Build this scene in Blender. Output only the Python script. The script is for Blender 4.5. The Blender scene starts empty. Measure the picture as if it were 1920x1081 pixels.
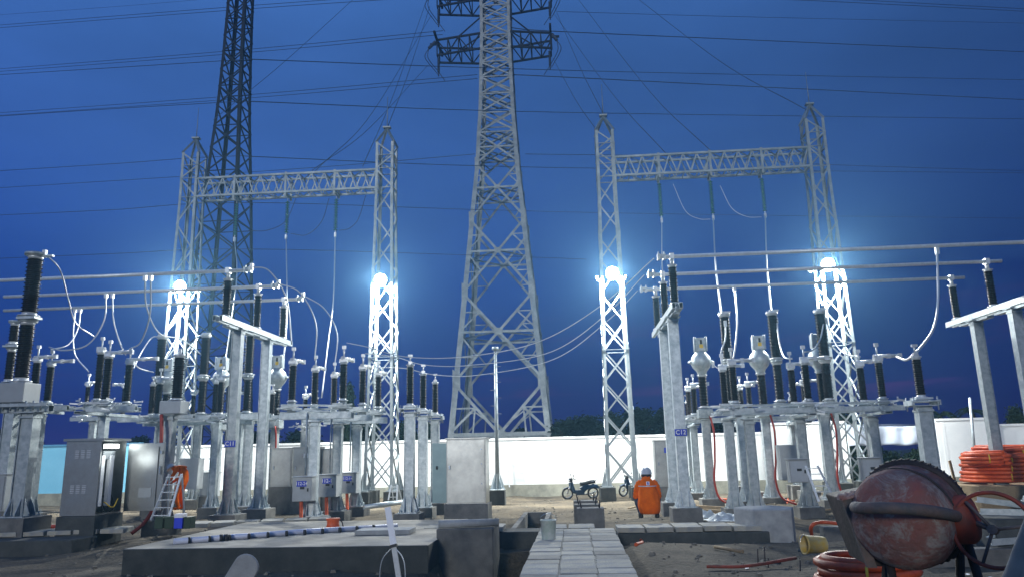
import bpy, bmesh, math, random
from mathutils import Vector, Matrix, noise
random.seed(7)
S = bpy.context.scene
COL = S.collection
R = math.radians
# ------------------------------------------------------------------ camera
F = 1395.0                      # focal length in photo pixels
EYE = Vector((0, 0, 2.0))
cam = bpy.data.cameras.new('camera'); cam.sensor_width = 36; cam.lens = 36*F/1920
cam.clip_end = 3000; cam.clip_start = 0.05
camo = bpy.data.objects.new('camera', cam); COL.objects.link(camo)
ROT = (Matrix.Rotation(R(4.4), 3, 'Z') @ Matrix.Rotation(R(90+12.4), 3, 'X') @ Matrix.Rotation(R(-1.27), 3, 'Z'))
camo.matrix_world = Matrix.Translation(EYE) @ ROT.to_4x4()
S.camera = camo
def ray(px, py): return ROT @ Vector(((px-960)/F, -(py-540.5)/F, -1))
def P(px, py, Y):
    d = ray(px, py); return EYE + d*(Y/d.y)
def G(px, py, z):
    d = ray(px, py); return EYE + d*((z-EYE.z)/d.z)
# ------------------------------------------------------------------ exposure, world, lights
S.view_settings.view_transform = 'Standard'; S.view_settings.look = 'None'
S.view_settings.exposure = 0; S.view_settings.gamma = 1
S.cycles.use_denoising = True
S.cycles.max_bounces = 6; S.cycles.volume_bounces = 0; S.cycles.sample_clamp_indirect = 3
SKY = 0.92
FLOOD = 5200
def make_world():
    w = bpy.data.worlds.new('World'); S.world = w; w.use_nodes = True
    nt = w.node_tree; nt.nodes.clear(); N = nt.nodes.new; L = nt.links.new
    out = N('ShaderNodeOutputWorld'); bg = N('ShaderNodeBackground'); L(bg.outputs[0], out.inputs[0])
    tc = N('ShaderNodeTexCoord'); sep = N('ShaderNodeSeparateXYZ'); L(tc.outputs['Generated'], sep.inputs[0])
    r = N('ShaderNodeValToRGB'); L(sep.outputs[2], r.inputs[0])
    e = r.color_ramp.elements
    e[0].position = 0.0; e[0].color = (.024, .026, .135, 1)
    e[1].position = 1.0; e[1].color = (.07, .19, .48, 1)
    for p, c in ((.05, (.012, .018, .150)), (.12, (.008, .028, .190)), (.22, (.012, .050, .26)), (.36, (.030, .092, .335)), (.55, (.045, .135, .405))):
        k = e.new(p); k.color = (*c, 1)
    # brighter towards the left (north-west afterglow), darker right
    m = N('ShaderNodeMapRange'); L(sep.outputs[0], m.inputs[0])
    m.inputs[1].default_value = -.65; m.inputs[2].default_value = .55; m.inputs[3].default_value = 1.32; m.inputs[4].default_value = .66
    mul = N('ShaderNodeVectorMath'); mul.operation = 'SCALE'; L(r.outputs[0], mul.inputs[0]); L(m.outputs[0], mul.inputs['Scale'])
    # thin cloud mottling
    nz = N('ShaderNodeTexNoise'); nz.inputs['Scale'].default_value = 2.3; nz.inputs['Detail'].default_value = 5
    mp = N('ShaderNodeMapping'); mp.inputs['Scale'].default_value = (1, 1, 3.2); L(tc.outputs['Generated'], mp.inputs[0]); L(mp.outputs[0], nz.inputs[0])
    m2 = N('ShaderNodeMapRange'); L(nz.outputs[0], m2.inputs[0]); m2.inputs[1].default_value = .35; m2.inputs[2].default_value = .7
    m2.inputs[3].default_value = .84; m2.inputs[4].default_value = 1.18
    mul2 = N('ShaderNodeVectorMath'); mul2.operation = 'SCALE'; L(mul.outputs[0], mul2.inputs[0]); L(m2.outputs[0], mul2.inputs['Scale'])
    # faint rose afterglow low in the sky
    nz2 = N('ShaderNodeTexNoise'); nz2.inputs['Scale'].default_value = 5; mp2 = N('ShaderNodeMapping'); mp2.inputs['Scale'].default_value = (1, 1, 9)
    L(tc.outputs['Generated'], mp2.inputs[0]); L(mp2.outputs[0], nz2.inputs[0])
    m3 = N('ShaderNodeMapRange'); L(nz2.outputs[0], m3.inputs[0]); m3.inputs[1].default_value = .58; m3.inputs[2].default_value = .76; m3.inputs[3].default_value = 0; m3.inputs[4].default_value = 1
    r2 = N('ShaderNodeValToRGB'); L(sep.outputs[2], r2.inputs[0]); f = r2.color_ramp.elements
    f[0].position = 0; f[0].color = (.4, .4, .4, 1); f[1].position = .2; f[1].color = (0, 0, 0, 1); k = f.new(.06); k.color = (1, 1, 1, 1)
    mm = N('ShaderNodeMath'); mm.operation = 'MULTIPLY'; L(m3.outputs[0], mm.inputs[0]); L(r2.outputs[0], mm.inputs[1])
    mix = N('ShaderNodeMix'); mix.data_type = 'RGBA'; mix.inputs['B'].default_value = (.075, .032, .17, 1)
    L(mm.outputs[0], mix.inputs['Factor']); L(mul2.outputs[0], mix.inputs['A'])
    L(mix.outputs['Result'], bg.inputs[0]); bg.inputs[1].default_value = SKY
make_world()
sl = bpy.data.lights.new('afterglow_fill', 'SUN'); sl.energy = 1.3; sl.angle = R(8); sl.color = (1.0, .98, .92)  # sun added as stand-in for unseen floodlights and dusk glow behind the camera
so = bpy.data.objects.new('afterglow_fill', sl); COL.objects.link(so)
so.rotation_euler = Vector((.16, 1, -.22)).to_track_quat('-Z', 'Y').to_euler()
# ------------------------------------------------------------------ materials
def mat(name, color, rough=.6, metal=0, var=0, vscale=4, bump=0, bscale=30, color2=None, emit=None, coat=0, stretch=None, spec=None):
    m = bpy.data.materials.new(name); m.use_nodes = True; nt = m.node_tree; N = nt.nodes.new; L = nt.links.new
    b = nt.nodes['Principled BSDF']; b.inputs['Base Color'].default_value = (*color, 1)
    b.inputs['Roughness'].default_value = rough; b.inputs['Metallic'].default_value = metal
    if coat: b.inputs['Coat Weight'].default_value = coat
    if spec is not None: b.inputs['Specular IOR Level'].default_value = spec
    tc = N('ShaderNodeTexCoord'); src = tc.outputs['Object']
    if stretch:
        mp = N('ShaderNodeMapping'); mp.inputs['Scale'].default_value = stretch; L(src, mp.inputs[0]); src = mp.outputs[0]
    if var or color2:
        n = N('ShaderNodeTexNoise'); n.inputs['Scale'].default_value = vscale; n.inputs['Detail'].default_value = 6; n.inputs['Roughness'].default_value = .65
        L(src, n.inputs[0])
        mr = N('ShaderNodeMapRange'); L(n.outputs[0], mr.inputs[0]); mr.inputs[1].default_value = .35; mr.inputs[2].default_value = .65
        mx = N('ShaderNodeMix'); mx.data_type = 'RGBA'; L(mr.outputs[0], mx.inputs['Factor'])
        c2 = color2 or tuple(c*(1-var) for c in color)
        mx.inputs['A'].default_value = (*color, 1); mx.inputs['B'].default_value = (*c2, 1)
        L(mx.outputs['Result'], b.inputs['Base Color'])
        mr2 = N('ShaderNodeMapRange'); L(n.outputs[0], mr2.inputs[0]); mr2.inputs[3].default_value = max(.05, rough-.12); mr2.inputs[4].default_value = min(1, rough+.12)
        L(mr2.outputs[0], b.inputs['Roughness'])
    if bump:
        n2 = N('ShaderNodeTexNoise'); n2.inputs['Scale'].default_value = bscale; n2.inputs['Detail'].default_value = 5; L(src, n2.inputs[0])
        bp = N('ShaderNodeBump'); bp.inputs['Strength'].default_value = bump; bp.inputs['Distance'].default_value = .02
        L(n2.outputs[0], bp.inputs['Height']); L(bp.outputs[0], b.inputs['Normal'])
    if emit:
        b.inputs['Emission Color'].default_value = (*emit[0], 1); b.inputs['Emission Strength'].default_value = emit[1]
    return m
def mixer_mat():
    m = mat('mixer_paint', (.24, .075, .062), .85, 0, color2=(.15, .10, .09), vscale=3.2, bump=1.0, bscale=16); nt = m.node_tree; N = nt.nodes.new; L = nt.links.new; b = nt.nodes['Principled BSDF']
    old = b.inputs['Base Color'].links[0].from_socket; tc = N('ShaderNodeTexCoord'); n = N('ShaderNodeTexNoise'); n.inputs['Scale'].default_value = 5.5; n.inputs['Detail'].default_value = 9; n.inputs['Roughness'].default_value = .75; n.inputs['Distortion'].default_value = .6; L(tc.outputs['Object'], n.inputs[0])
    r = N('ShaderNodeMapRange'); L(n.outputs[0], r.inputs[0]); r.inputs[1].default_value = .50; r.inputs[2].default_value = .60
    mx = N('ShaderNodeMix'); mx.data_type = 'RGBA'; L(r.outputs[0], mx.inputs['Factor']); L(old, mx.inputs['A']); mx.inputs['B'].default_value = (.25, .22, .205, 1); L(mx.outputs['Result'], b.inputs['Base Color']); return m
M = dict(
 galv=mat('galvanised', (.55, .60, .62), .46, .45, var=.28, vscale=7, bump=.08, color2=(.33, .39, .42)),
 lattice=mat('galvanised_lattice', (.32, .36, .38), .5, .45, color2=(.21, .25, .27), vscale=2),
 tower=mat('weathered_tower_steel', (.30, .34, .355), .55, .3, color2=(.19, .22, .235), vscale=1.5),
 darksteel=mat('dark_tower_steel', (.016, .018, .026), .65, .1, color2=(.010, .012, .018), spec=.2),  # darkness of the unlit steel put into the colour
 alu=mat('aluminium', (.72, .76, .78), .38, .3, var=.15, vscale=8),
 cable=mat('aluminium_cable', (.60, .64, .66), .42, .5),
 wire=mat('dark_conductor', (.035, .05, .085), .6, .1),
 porc=mat('brown_porcelain', (.008, .0045, .004), .42, 0, color2=(.005, .0035, .0035), vscale=3, coat=0, spec=.15),
 glass=mat('green_glass', (.025, .14, .115), .15, 0, coat=.5),
 stain=mat('stainless', (.40, .41, .41), .33, .95, color2=(.25, .26, .26), vscale=1.3),
 boxgrey=mat('box_grey', (.40, .43, .45), .45, .1, var=.12),
 door=mat('cabinet_door_blue', (.22, .33, .36), .4, .2, var=.1),
 conc=mat('concrete', (.205, .20, .185), .9, 0, color2=(.12, .12, .115), vscale=3.0, bump=.35, bscale=40),
 concl=mat('pale_concrete', (.40, .41, .40), .88, 0, color2=(.27, .28, .28), vscale=3.5, bump=.3, bscale=45),
 concd=mat('dark_concrete', (.08, .085, .08), .9, 0, color2=(.045, .05, .05), vscale=2.2, bump=.35, bscale=35),
 rubble=mat('rubble', (.24, .215, .17), .95, 0, color2=(.12, .105, .08), vscale=2),
 slab2=mat('worn_slab_concrete', (.33, .315, .26), .88, 0, color2=(.25, .245, .225), vscale=7, bump=.5, bscale=30),
 slab=mat('slab_concrete', (.44, .41, .32), .85, 0, color2=(.29, .30, .30), vscale=4, bump=.4, bscale=35),
 white=mat('white_wall', (.84, .85, .84), .75, 0, color2=(.74, .765, .765), vscale=.9, bump=.05),
 wallblue=mat('pale_blue_wall', (.24, .60, .80), .75, 0, color2=(.20, .54, .74), vscale=.8, bump=.05),
 wallblueband=mat('blue_band', (.10, .30, .48), .75, 0, var=.1),
 plinthwall=mat('wall_footing_concrete', (.33, .33, .27), .9, 0, color2=(.21, .21, .18), vscale=2.5, bump=.3),
 orange=mat('orange_cloth', (.95, .17, .006), .85, 0, color2=(.78, .12, .004), vscale=5, bump=.8, bscale=7, spec=.08),
 hose=mat('orange_conduit', (.80, .13, .025), .5, 0, color2=(.55, .07, .02), vscale=6),
 redhose=mat('red_conduit', (.42, .035, .015), .5, 0, var=.2),
 black=mat('black_rubber', (.018, .018, .02), .6),
 navy=mat('navy_cloth', (.015, .022, .05), .8),
 skin=mat('skin', (.35, .18, .11), .55),
 helmet=mat('white_helmet', (.55, .58, .60), .25, 0, coat=.4),
 tagblue=mat('tag_blue', (.012, .045, .52), .4),
 tagwhite=mat('tag_white', (.85, .86, .88), .5),
 yellow=mat('yellow_sticker', (.75, .50, .03), .5),
 silver=mat('tape_silver', (.62, .63, .66), .35, .15),
 leaf=mat('leaf', (.026, .045, .024), .8, 0, color2=(.012, .024, .018), vscale=.8, spec=.1),
 bark=mat('bark', (.06, .045, .03), .9, 0, var=.3),
 tarpw=mat('white_tarp', (.60, .66, .75), .6, 0, color2=(.52, .58, .68), vscale=1.2, bump=.15, bscale=2),
 tarpg=mat('grey_blue_tarp', (.085, .125, .15), .75, 0, color2=(.035, .06, .08), vscale=2.6, bump=.7, bscale=9),
 pvc=mat('pale_pvc', (.62, .66, .80), .4, 0, var=.1),
 pink=mixer_mat(),
 mixdark=mat('mixer_dark_steel', (.05, .035, .035), .7, .2, color2=(.025, .022, .024), vscale=5, bump=.3),
 mixpipe=mat('mixer_yoke_paint', (.15, .105, .09), .75, .1, color2=(.075, .08, .085), vscale=7, bump=.4),
 mixcrust=mat('cement_crust', (.42, .36, .34), .9, 0, color2=(.22, .09, .07), vscale=12, bump=.5),
 rust=mat('rust_red', (.33, .055, .03), .65, .1, color2=(.16, .045, .03), vscale=8),
 wood=mat('timber', (.30, .22, .13), .85, 0, var=.35, stretch=(8, 1, 8)),
 bluebox=mat('blue_plastic', (.02, .05, .70), .4),
 green=mat('dark_green_crate', (.02, .05, .025), .6),
 pailg=mat('pail_pale_green', (.40, .50, .42), .5, 0, color2=(.62, .64, .60), vscale=7),
 pailb=mat('pail_white', (.60, .62, .62), .5, 0, var=.3),
 paily=mat('pail_yellow', (.62, .40, .05), .5, 0, color2=(.50, .42, .22), vscale=6),
 chrome=mat('chrome', (.7, .72, .74), .18, .9),
 bikeblue=mat('bike_blue', (.02, .05, .10), .3, .2, coat=.4),
 sack=mat('plastic_sheet', (.55, .60, .62), .35, 0, color2=(.38, .42, .44), vscale=5, bump=.6, bscale=12),
 lamp=mat('flood_lens', (1, 1, 1), .3, emit=((.86, .95, 1.0), 90)),
 tube=mat('cabinet_tube', (1, 1, 1), .3, emit=((.92, 1, .98), 9)),
)
def dirt_mat():
    m = bpy.data.materials.new('dirt'); m.use_nodes = True; nt = m.node_tree; N = nt.nodes.new; L = nt.links.new
    b = nt.nodes['Principled BSDF']; b.inputs['Roughness'].default_value = .95
    tc = N('ShaderNodeTexCoord')
    n = N('ShaderNodeTexNoise'); n.inputs['Scale'].default_value = .55; n.inputs['Detail'].default_value = 9; n.inputs['Roughness'].default_value = .7; L(tc.outputs['Object'], n.inputs[0])
    r = N('ShaderNodeValToRGB'); L(n.outputs[0], r.inputs[0]); e = r.color_ramp.elements
    e[0].position = .34; e[0].color = (.045, .036, .025, 1); e[1].position = .68; e[1].color = (.19, .15, .095, 1)
    k = e.new(.5); k.color = (.12, .096, .064, 1)
    n2 = N('ShaderNodeTexNoise'); n2.inputs['Scale'].default_value = 14; n2.inputs['Detail'].default_value = 8; L(tc.outputs['Object'], n2.inputs[0])
    mx = N('ShaderNodeMix'); mx.data_type = 'RGBA'; mx.blend_type = 'MULTIPLY'; mx.inputs['Factor'].default_value = .75
    r2 = N('ShaderNodeValToRGB'); L(n2.outputs[0], r2.inputs[0]); r2.color_ramp.elements[0].position = .35; r2.color_ramp.elements[0].color = (.45, .45, .45, 1); r2.color_ramp.elements[1].position = .62
    L(r.outputs[0], mx.inputs['A']); L(r2.outputs[0], mx.inputs['B']); L(mx.outputs['Result'], b.inputs['Base Color'])
    bp = N('ShaderNodeBump'); bp.inputs['Strength'].default_value = .8; bp.inputs['Distance'].default_value = .05; L(n2.outputs[0], bp.inputs['Height']); L(bp.outputs[0], b.inputs['Normal'])
    return m
def vary(m, lo, hi):
    nt = m.node_tree; N = nt.nodes.new; L = nt.links.new; b = nt.nodes['Principled BSDF']; old = b.inputs['Base Color'].links[0].from_socket
    oi = N('ShaderNodeObjectInfo'); r = N('ShaderNodeMapRange'); L(oi.outputs['Random'], r.inputs[0]); r.inputs[3].default_value = lo; r.inputs[4].default_value = hi
    v = N('ShaderNodeVectorMath'); v.operation = 'SCALE'; L(old, v.inputs[0]); L(r.outputs[0], v.inputs['Scale']); L(v.outputs[0], b.inputs['Base Color'])
for k_, lo_, hi_ in (('galv', .72, 1.12), ('boxgrey', .8, 1.12), ('slab', .78, 1.08), ('slab2', .8, 1.05), ('alu', .8, 1.1), ('hose', .8, 1.05), ('conc', .8, 1.15), ('porc', .7, 1.6)): vary(M[k_], lo_, hi_)
M['dirt'] = dirt_mat()
def lit_top(name, side, side2, top, top2):  # paints shaded dark sides and a lamp-lit pale top by face direction
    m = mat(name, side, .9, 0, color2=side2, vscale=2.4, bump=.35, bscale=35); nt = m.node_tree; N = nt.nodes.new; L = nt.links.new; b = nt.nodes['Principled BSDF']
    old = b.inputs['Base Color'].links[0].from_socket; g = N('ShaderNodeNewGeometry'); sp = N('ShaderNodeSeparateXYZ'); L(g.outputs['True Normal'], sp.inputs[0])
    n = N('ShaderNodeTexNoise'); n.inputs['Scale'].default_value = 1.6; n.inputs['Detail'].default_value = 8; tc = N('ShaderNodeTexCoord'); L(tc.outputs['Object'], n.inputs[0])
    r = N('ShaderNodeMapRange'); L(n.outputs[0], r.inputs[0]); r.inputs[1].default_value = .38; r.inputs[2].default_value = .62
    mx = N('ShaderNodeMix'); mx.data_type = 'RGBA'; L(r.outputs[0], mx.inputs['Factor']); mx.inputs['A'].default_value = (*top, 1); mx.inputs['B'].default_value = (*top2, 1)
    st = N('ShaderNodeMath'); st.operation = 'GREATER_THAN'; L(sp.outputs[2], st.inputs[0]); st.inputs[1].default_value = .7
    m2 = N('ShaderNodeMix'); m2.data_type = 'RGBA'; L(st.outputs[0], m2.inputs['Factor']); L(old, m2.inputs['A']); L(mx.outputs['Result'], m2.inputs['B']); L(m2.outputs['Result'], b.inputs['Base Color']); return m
M['concshade'] = lit_top('form_concrete', (.06, .065, .06), (.035, .04, .04), (.46, .42, .34), (.27, .245, .20))
# ------------------------------------------------------------------ mesh building
class MB:
    def __init__(s): s.v = []; s.f = []; s.sm = []
    def add(s, vs, fs, smooth=False):
        o = len(s.v); s.v += [tuple(v) for v in vs]; s.f += [tuple(i+o for i in f) for f in fs]; s.sm += [smooth]*len(fs); return s
    def box(s, c, d, rot=None, taper=1.0):
        x, y, z = d[0]/2, d[1]/2, d[2]/2; c = Vector(c)
        vs = [Vector((a*x*(taper if k > 0 else 1), b*y*(taper if k > 0 else 1), k*z)) for k in (-1, 1) for a, b in ((-1, -1), (1, -1), (1, 1), (-1, 1))]
        if rot is not None: vs = [rot @ v for v in vs]
        return s.add([v+c for v in vs], [(3, 2, 1, 0), (4, 5, 6, 7), (0, 1, 5, 4), (1, 2, 6, 5), (2, 3, 7, 6), (3, 0, 4, 7)])
    def bar(s, a, b, w, h=None, up=(0, 0, 1)):
        a, b = Vector(a), Vector(b); h = h or w; d = b-a
        if d.length < 1e-6: return s
        t = d.normalized(); u = Vector(up)
        if abs(t.dot(u)) > .95: u = Vector((0, 1, 0))
        sd = t.cross(u).normalized(); u = sd.cross(t)
        vs = [p + sd*(i*w/2) + u*(j*h/2) for p in (a, b) for i, j in ((-1, -1), (1, -1), (1, 1), (-1, 1))]
        return s.add(vs, [(0, 1, 2, 3), (7, 6, 5, 4), (0, 4, 5, 1), (1, 5, 6, 2), (2, 6, 7, 3), (3, 7, 4, 0)])
    def tube(s, pts, r, n=8, cap=True, radii=None):
        pts = [Vector(p) for p in pts]; m = len(pts); vs = []; fs = []
        prev = None
        for i, p in enumerate(pts):
            t = (pts[min(i+1, m-1)]-pts[max(i-1, 0)]).normalized()
            if prev is None:
                u = Vector((0, 0, 1)) if abs(t.z) < .9 else Vector((0, 1, 0))
                a = t.cross(u).normalized()
            else:
                a = (prev - t*prev.dot(t)).normalized()
            prev = a; b = t.cross(a); rr = radii[i] if radii else r
            vs += [p + (a*math.cos(2*math.pi*k/n)+b*math.sin(2*math.pi*k/n))*rr for k in range(n)]
        for i in range(m-1):
            for k in range(n):
                fs.append((i*n+k, i*n+(k+1) % n, (i+1)*n+(k+1) % n, (i+1)*n+k))
        s.add(vs, fs, True)
        if cap:
            o = len(s.v)-m*n
            s.f += [tuple(o+k for k in reversed(range(n))), tuple(o+(m-1)*n+k for k in range(n))]; s.sm += [False, False]
        return s
    def cyl(s, a, b, r, n=12, r2=None): return s.tube([a, b], r, n, radii=[r, r2 if r2 is not None else r])
    def lathe(s, prof, org, n=14, axis=(0, 0, 1)):
        ax = Vector(axis).normalized(); u = Vector((1, 0, 0)) if abs(ax.x) < .9 else Vector((0, 1, 0))
        a = ax.cross(u).normalized(); b = ax.cross(a); org = Vector(org); vs = []; fs = []
        for r, z in prof:
            vs += [org + ax*z + (a*math.cos(2*math.pi*k/n)+b*math.sin(2*math.pi*k/n))*max(r, 1e-4) for k in range(n)]
        for i in range(len(prof)-1):
            for k in range(n): fs.append((i*n+k, i*n+(k+1) % n, (i+1)*n+(k+1) % n, (i+1)*n+k))
        s.add(vs, fs, True); o = len(s.v)-len(prof)*n
        s.f += [tuple(o+k for k in reversed(range(n))), tuple(o+(len(prof)-1)*n+k for k in range(n))]; s.sm += [False, False]
        return s
    def prism(s, poly, a, b):
        """extrude a polygon (list of 3-D points) by vector b-a"""
        d = Vector(b)-Vector(a); n = len(poly); vs = [Vector(p) for p in poly]+[Vector(p)+d for p in poly]
        fs = [tuple(reversed(range(n))), tuple(range(n, 2*n))]+[(i, (i+1) % n, n+(i+1) % n, n+i) for i in range(n)]
        return s.add(vs, fs)
    def build(s, name, m, parent=None, bevel=0):
        off = Vector(parent['_o']) if parent is not None else (Vector(s.org) if hasattr(s, 'org') else Vector((0, 0, 0)))
        me = bpy.data.meshes.new(name)
        me.from_pydata([(v[0]-off.x, v[1]-off.y, v[2]-off.z) for v in s.v], [], s.f)
        me.polygons.foreach_set('use_smooth', s.sm)
        bm = bmesh.new(); bm.from_mesh(me); bmesh.ops.recalc_face_normals(bm, faces=bm.faces); bm.to_mesh(me); bm.free()
        me.materials.append(m if not isinstance(m, str) else M[m])
        o = bpy.data.objects.new(name, me); COL.objects.link(o)
        if parent is not None: o.parent = parent
        else: o.location = off
        o['_o'] = tuple(off)
        if bevel:
            md = o.modifiers.new('bevel', 'BEVEL'); md.width = bevel; md.segments = 2; md.limit_method = 'ANGLE'
        return o
def tag(o, label, cat, group=None, kind=None):
    if label: o['label'] = label
    if cat: o['category'] = cat
    if group: o['group'] = group
    if kind: o['kind'] = kind
    elif cat: o['kind'] = 'thing'
    return o
def thing(name, label, cat, loc, group=None):
    o = bpy.data.objects.new(name, None); COL.objects.link(o); o.location = loc; o.empty_display_size = .2
    o['_o'] = tuple(loc); return tag(o, label, cat, group)
def solo(mb, name, m, label, cat, group=None, org=None, bevel=0):
    if org is None:
        xs = [v[0] for v in mb.v]; ys = [v[1] for v in mb.v]; zs = [v[2] for v in mb.v]
        org = (sum(xs)/len(xs), sum(ys)/len(ys), min(zs))
    mb.org = org; o = mb.build(name, m, bevel=bevel); return tag(o, label, cat, group)
def struct(mb, name, m): o = mb.build(name, m); o['kind'] = 'structure'; return o
def copy_tree(o, loc=None, label=None, parent=None):
    c = o.copy(); COL.objects.link(c); c.parent = parent
    if loc is not None: c.location = loc
    if label: c['label'] = label
    for ch in list(o.children): copy_tree(ch, parent=c)
    return c
def spline(pts, n=10):
    """Catmull-Rom through points"""
    pts = [Vector(p) for p in pts]; q = [pts[0]*2-pts[1]]+pts+[pts[-1]*2-pts[-2]]; out = []
    for i in range(1, len(q)-2):
        for k in range(n):
            t = k/n; a, b, c, d = q[i-1], q[i], q[i+1], q[i+2]
            out.append(.5*((2*b)+(c-a)*t+(2*a-5*b+4*c-d)*t*t+(3*b-a-3*c+d)*t**3))
    return out+[pts[-1]]
def text(body, loc, size, m, parent, rot=(math.pi/2, 0, 0), name='lettering'):
    c = bpy.data.curves.new(name, 'FONT'); c.body = body; c.size = size; c.align_x = 'CENTER'; c.align_y = 'CENTER'; c.extrude = .002; c.offset = size*.012
    c.materials.append(M[m]); o = bpy.data.objects.new(name, c); COL.objects.link(o); o.parent = parent
    o.location = Vector(loc)-Vector(parent['_o']); o.rotation_euler = rot
    bpy.context.view_layer.update(); me = bpy.data.meshes.new_from_object(o.evaluated_get(bpy.context.evaluated_depsgraph_get())); n = bpy.data.objects.new(name, me); COL.objects.link(n); n.parent = parent
    n.location = o.location; n.rotation_euler = rot; bpy.data.objects.remove(o); return n
# ------------------------------------------------------------------ equipment pieces
def shed_profile(h, rs, rc, pitch=.052):
    n = max(6, int(h/pitch)); p = [(rc, 0)]
    for i in range(n):
        z = h*(i+.15)/n; q = h/n; k = 1.0 if i % 2 == 0 else .86
        p += [(rc, z), (rs*k, z+q*.28), (rs*k, z+q*.38), (rc, z+q*.75)]
    return p+[(rc, h)]
def insulator(root, x, y, z0, z1, rs=.125, rc=.08, name='insulator', cap=.07):
    mb = MB(); mb.lathe(shed_profile(z1-z0-2*cap, rs, rc), (x, y, z0+cap), 16); o = mb.build(name, 'porc', root)
    f = MB(); f.cyl((x, y, z0), (x, y, z0+cap), rc*1.25, 12, rc*1.05); f.cyl((x, y, z0), (x, y, z0+.02), rc*1.7, 12)
    f.build('flange', 'alu', o); f = MB()
    f.cyl((x, y, z1-cap), (x, y, z1), rc*1.05, 12, rc*1.2); f.cyl((x, y, z1-.02), (x, y, z1), rc*1.45, 12); f.build('flange', 'alu', o); return o
def column(root, x, y, z0, z1, w=.28, name='column', cap=True, gusset=True):
    mb = MB(); t = .022
    mb.box((x-w/2+t/2, y, (z0+z1)/2), (t, w*.85, z1-z0)); mb.box((x+w/2-t/2, y, (z0+z1)/2), (t, w*.85, z1-z0))
    mb.box((x, y-w*.3, (z0+z1)/2), (w-2*t-.004, .018, z1-z0-.002)); mb.box((x, y+w*.3, (z0+z1)/2), (w-2*t-.004, .018, z1-z0-.002))
    mb.box((x, y, z0+.014), (w*1.9, w*1.9, .03))
    if gusset:
        for s in (-1, 1):
            for dy in (-w*.3, w*.3):
                mb.prism([(x+s*w/2, y+dy-.008, z0+.03), (x+s*w*.93, y+dy-.008, z0+.03), (x+s*w*.93, y+dy-.008, z0+.07), (x+s*w/2, y+dy-.008, z0+.46)], (0, 0, 0), (0, .016, 0))
        for dx in (-w*.35, w*.35):
            mb.prism([(x+dx-.008, y-w*.44, z0+.03), (x+dx-.008, y-w*.93, z0+.03), (x+dx-.008, y-w*.93, z0+.07), (x+dx-.008, y-w*.44, z0+.44)], (0, 0, 0), (.016, 0, 0))
        for bx in (-1, 1):
            for by in (-1, 1): mb.cyl((x+bx*w*.8, y+by*w*.8, z0+.02), (x+bx*w*.8, y+by*w*.8, z0+.11), .018, 6)
    if cap: mb.box((x, y, z1+.012), (w*1.5, w*1.4, .026)); mb.box((x, y, z1-.10), (w*1.12, w*1.0, .05))
    return mb.build(name, 'galv', root)
def footing(root, x, y, z1, w=.75, d=.75, z0=-.25, m='conc'):
    mb = MB(); mb.box((x, y, (z0+z1)/2), (w, d, z1-z0)); return mb.build('footing', m, root, bevel=.012)
def channel(mb, a, b, w=.12, h=.16):
    a, b = Vector(a), Vector(b); up = Vector((0, 0, 1)); t = (b-a).normalized(); sd = t.cross(up).normalized()
    mb.bar(a+up*(h/2-.008), b+up*(h/2-.008), w, .016); mb.bar(a-up*(h/2-.008), b-up*(h/2-.008), w, .016)
    mb.bar(a+sd*(w/2-.006)*-1, b+sd*(w/2-.006)*-1, .012, h-.034); mb.bar(a+sd*(w/2-.006), b+sd*(w/2-.006), .012, h-.034)
def clamp(mb, x, y, z, s=1.0):
    mb.box((x, y, z+.05*s), (.10*s, .10*s, .10*s)); mb.cyl((x, y, z+.1*s), (x, y, z+.24*s), .022*s, 8); mb.box((x, y, z+.27*s), (.13*s, .07*s, .06*s))
    for k in (-1, 1): mb.cyl((x+k*.05*s, y-.05*s, z+.03*s), (x+k*.05*s, y+.05*s, z+.03*s), .018*s, 6)
def arm(root, x, y, z, d, L):
    d = Vector(d).normalized(); p = Vector((x, y, z)); mb = MB()
    mb.box(p+Vector((0, 0, .045)), (.22, .2, .09)); mb.cyl(p, p+Vector((0, 0, .16)), .06, 10)
    q = p+Vector((0, 0, .12)); mb.tube([q-d*.12, q+d*L], .052, 8); mb.box(q+d*L, (.1, .1, .13)); mb.box(q+d*(L*.5), (.09, .09, .13))
    mb.cyl(q, q+Vector((0, 0, .30)), .026, 8); mb.box(q+Vector((0, 0, .33)), (.11, .07, .10))
    return mb.build('contact_arm', 'alu', root)
def mech(root, x, y, z, s=1):
    """rotating base and linkages under an insulator"""
    mb = MB(); mb.cyl((x, y, z-.16), (x, y, z), .13*s, 12); mb.box((x, y, z-.10), (.34*s, .26*s, .07))
    for k in range(4):
        a = k*math.pi/2+.6; mb.cyl((x+.11*s*math.cos(a), y+.11*s*math.sin(a), z-.18), (x+.11*s*math.cos(a), y+.11*s*math.sin(a), z+.03), .016, 6)
    mb.bar((x+.1, y-.15, z-.13), (x+.34*s, y-.2, z-.05), .035, .05); mb.bar((x-.1, y-.15, z-.05), (x-.33*s, y-.17, z-.16), .03, .04)
    return mb.build('rotating_base', 'galv', root)
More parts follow.
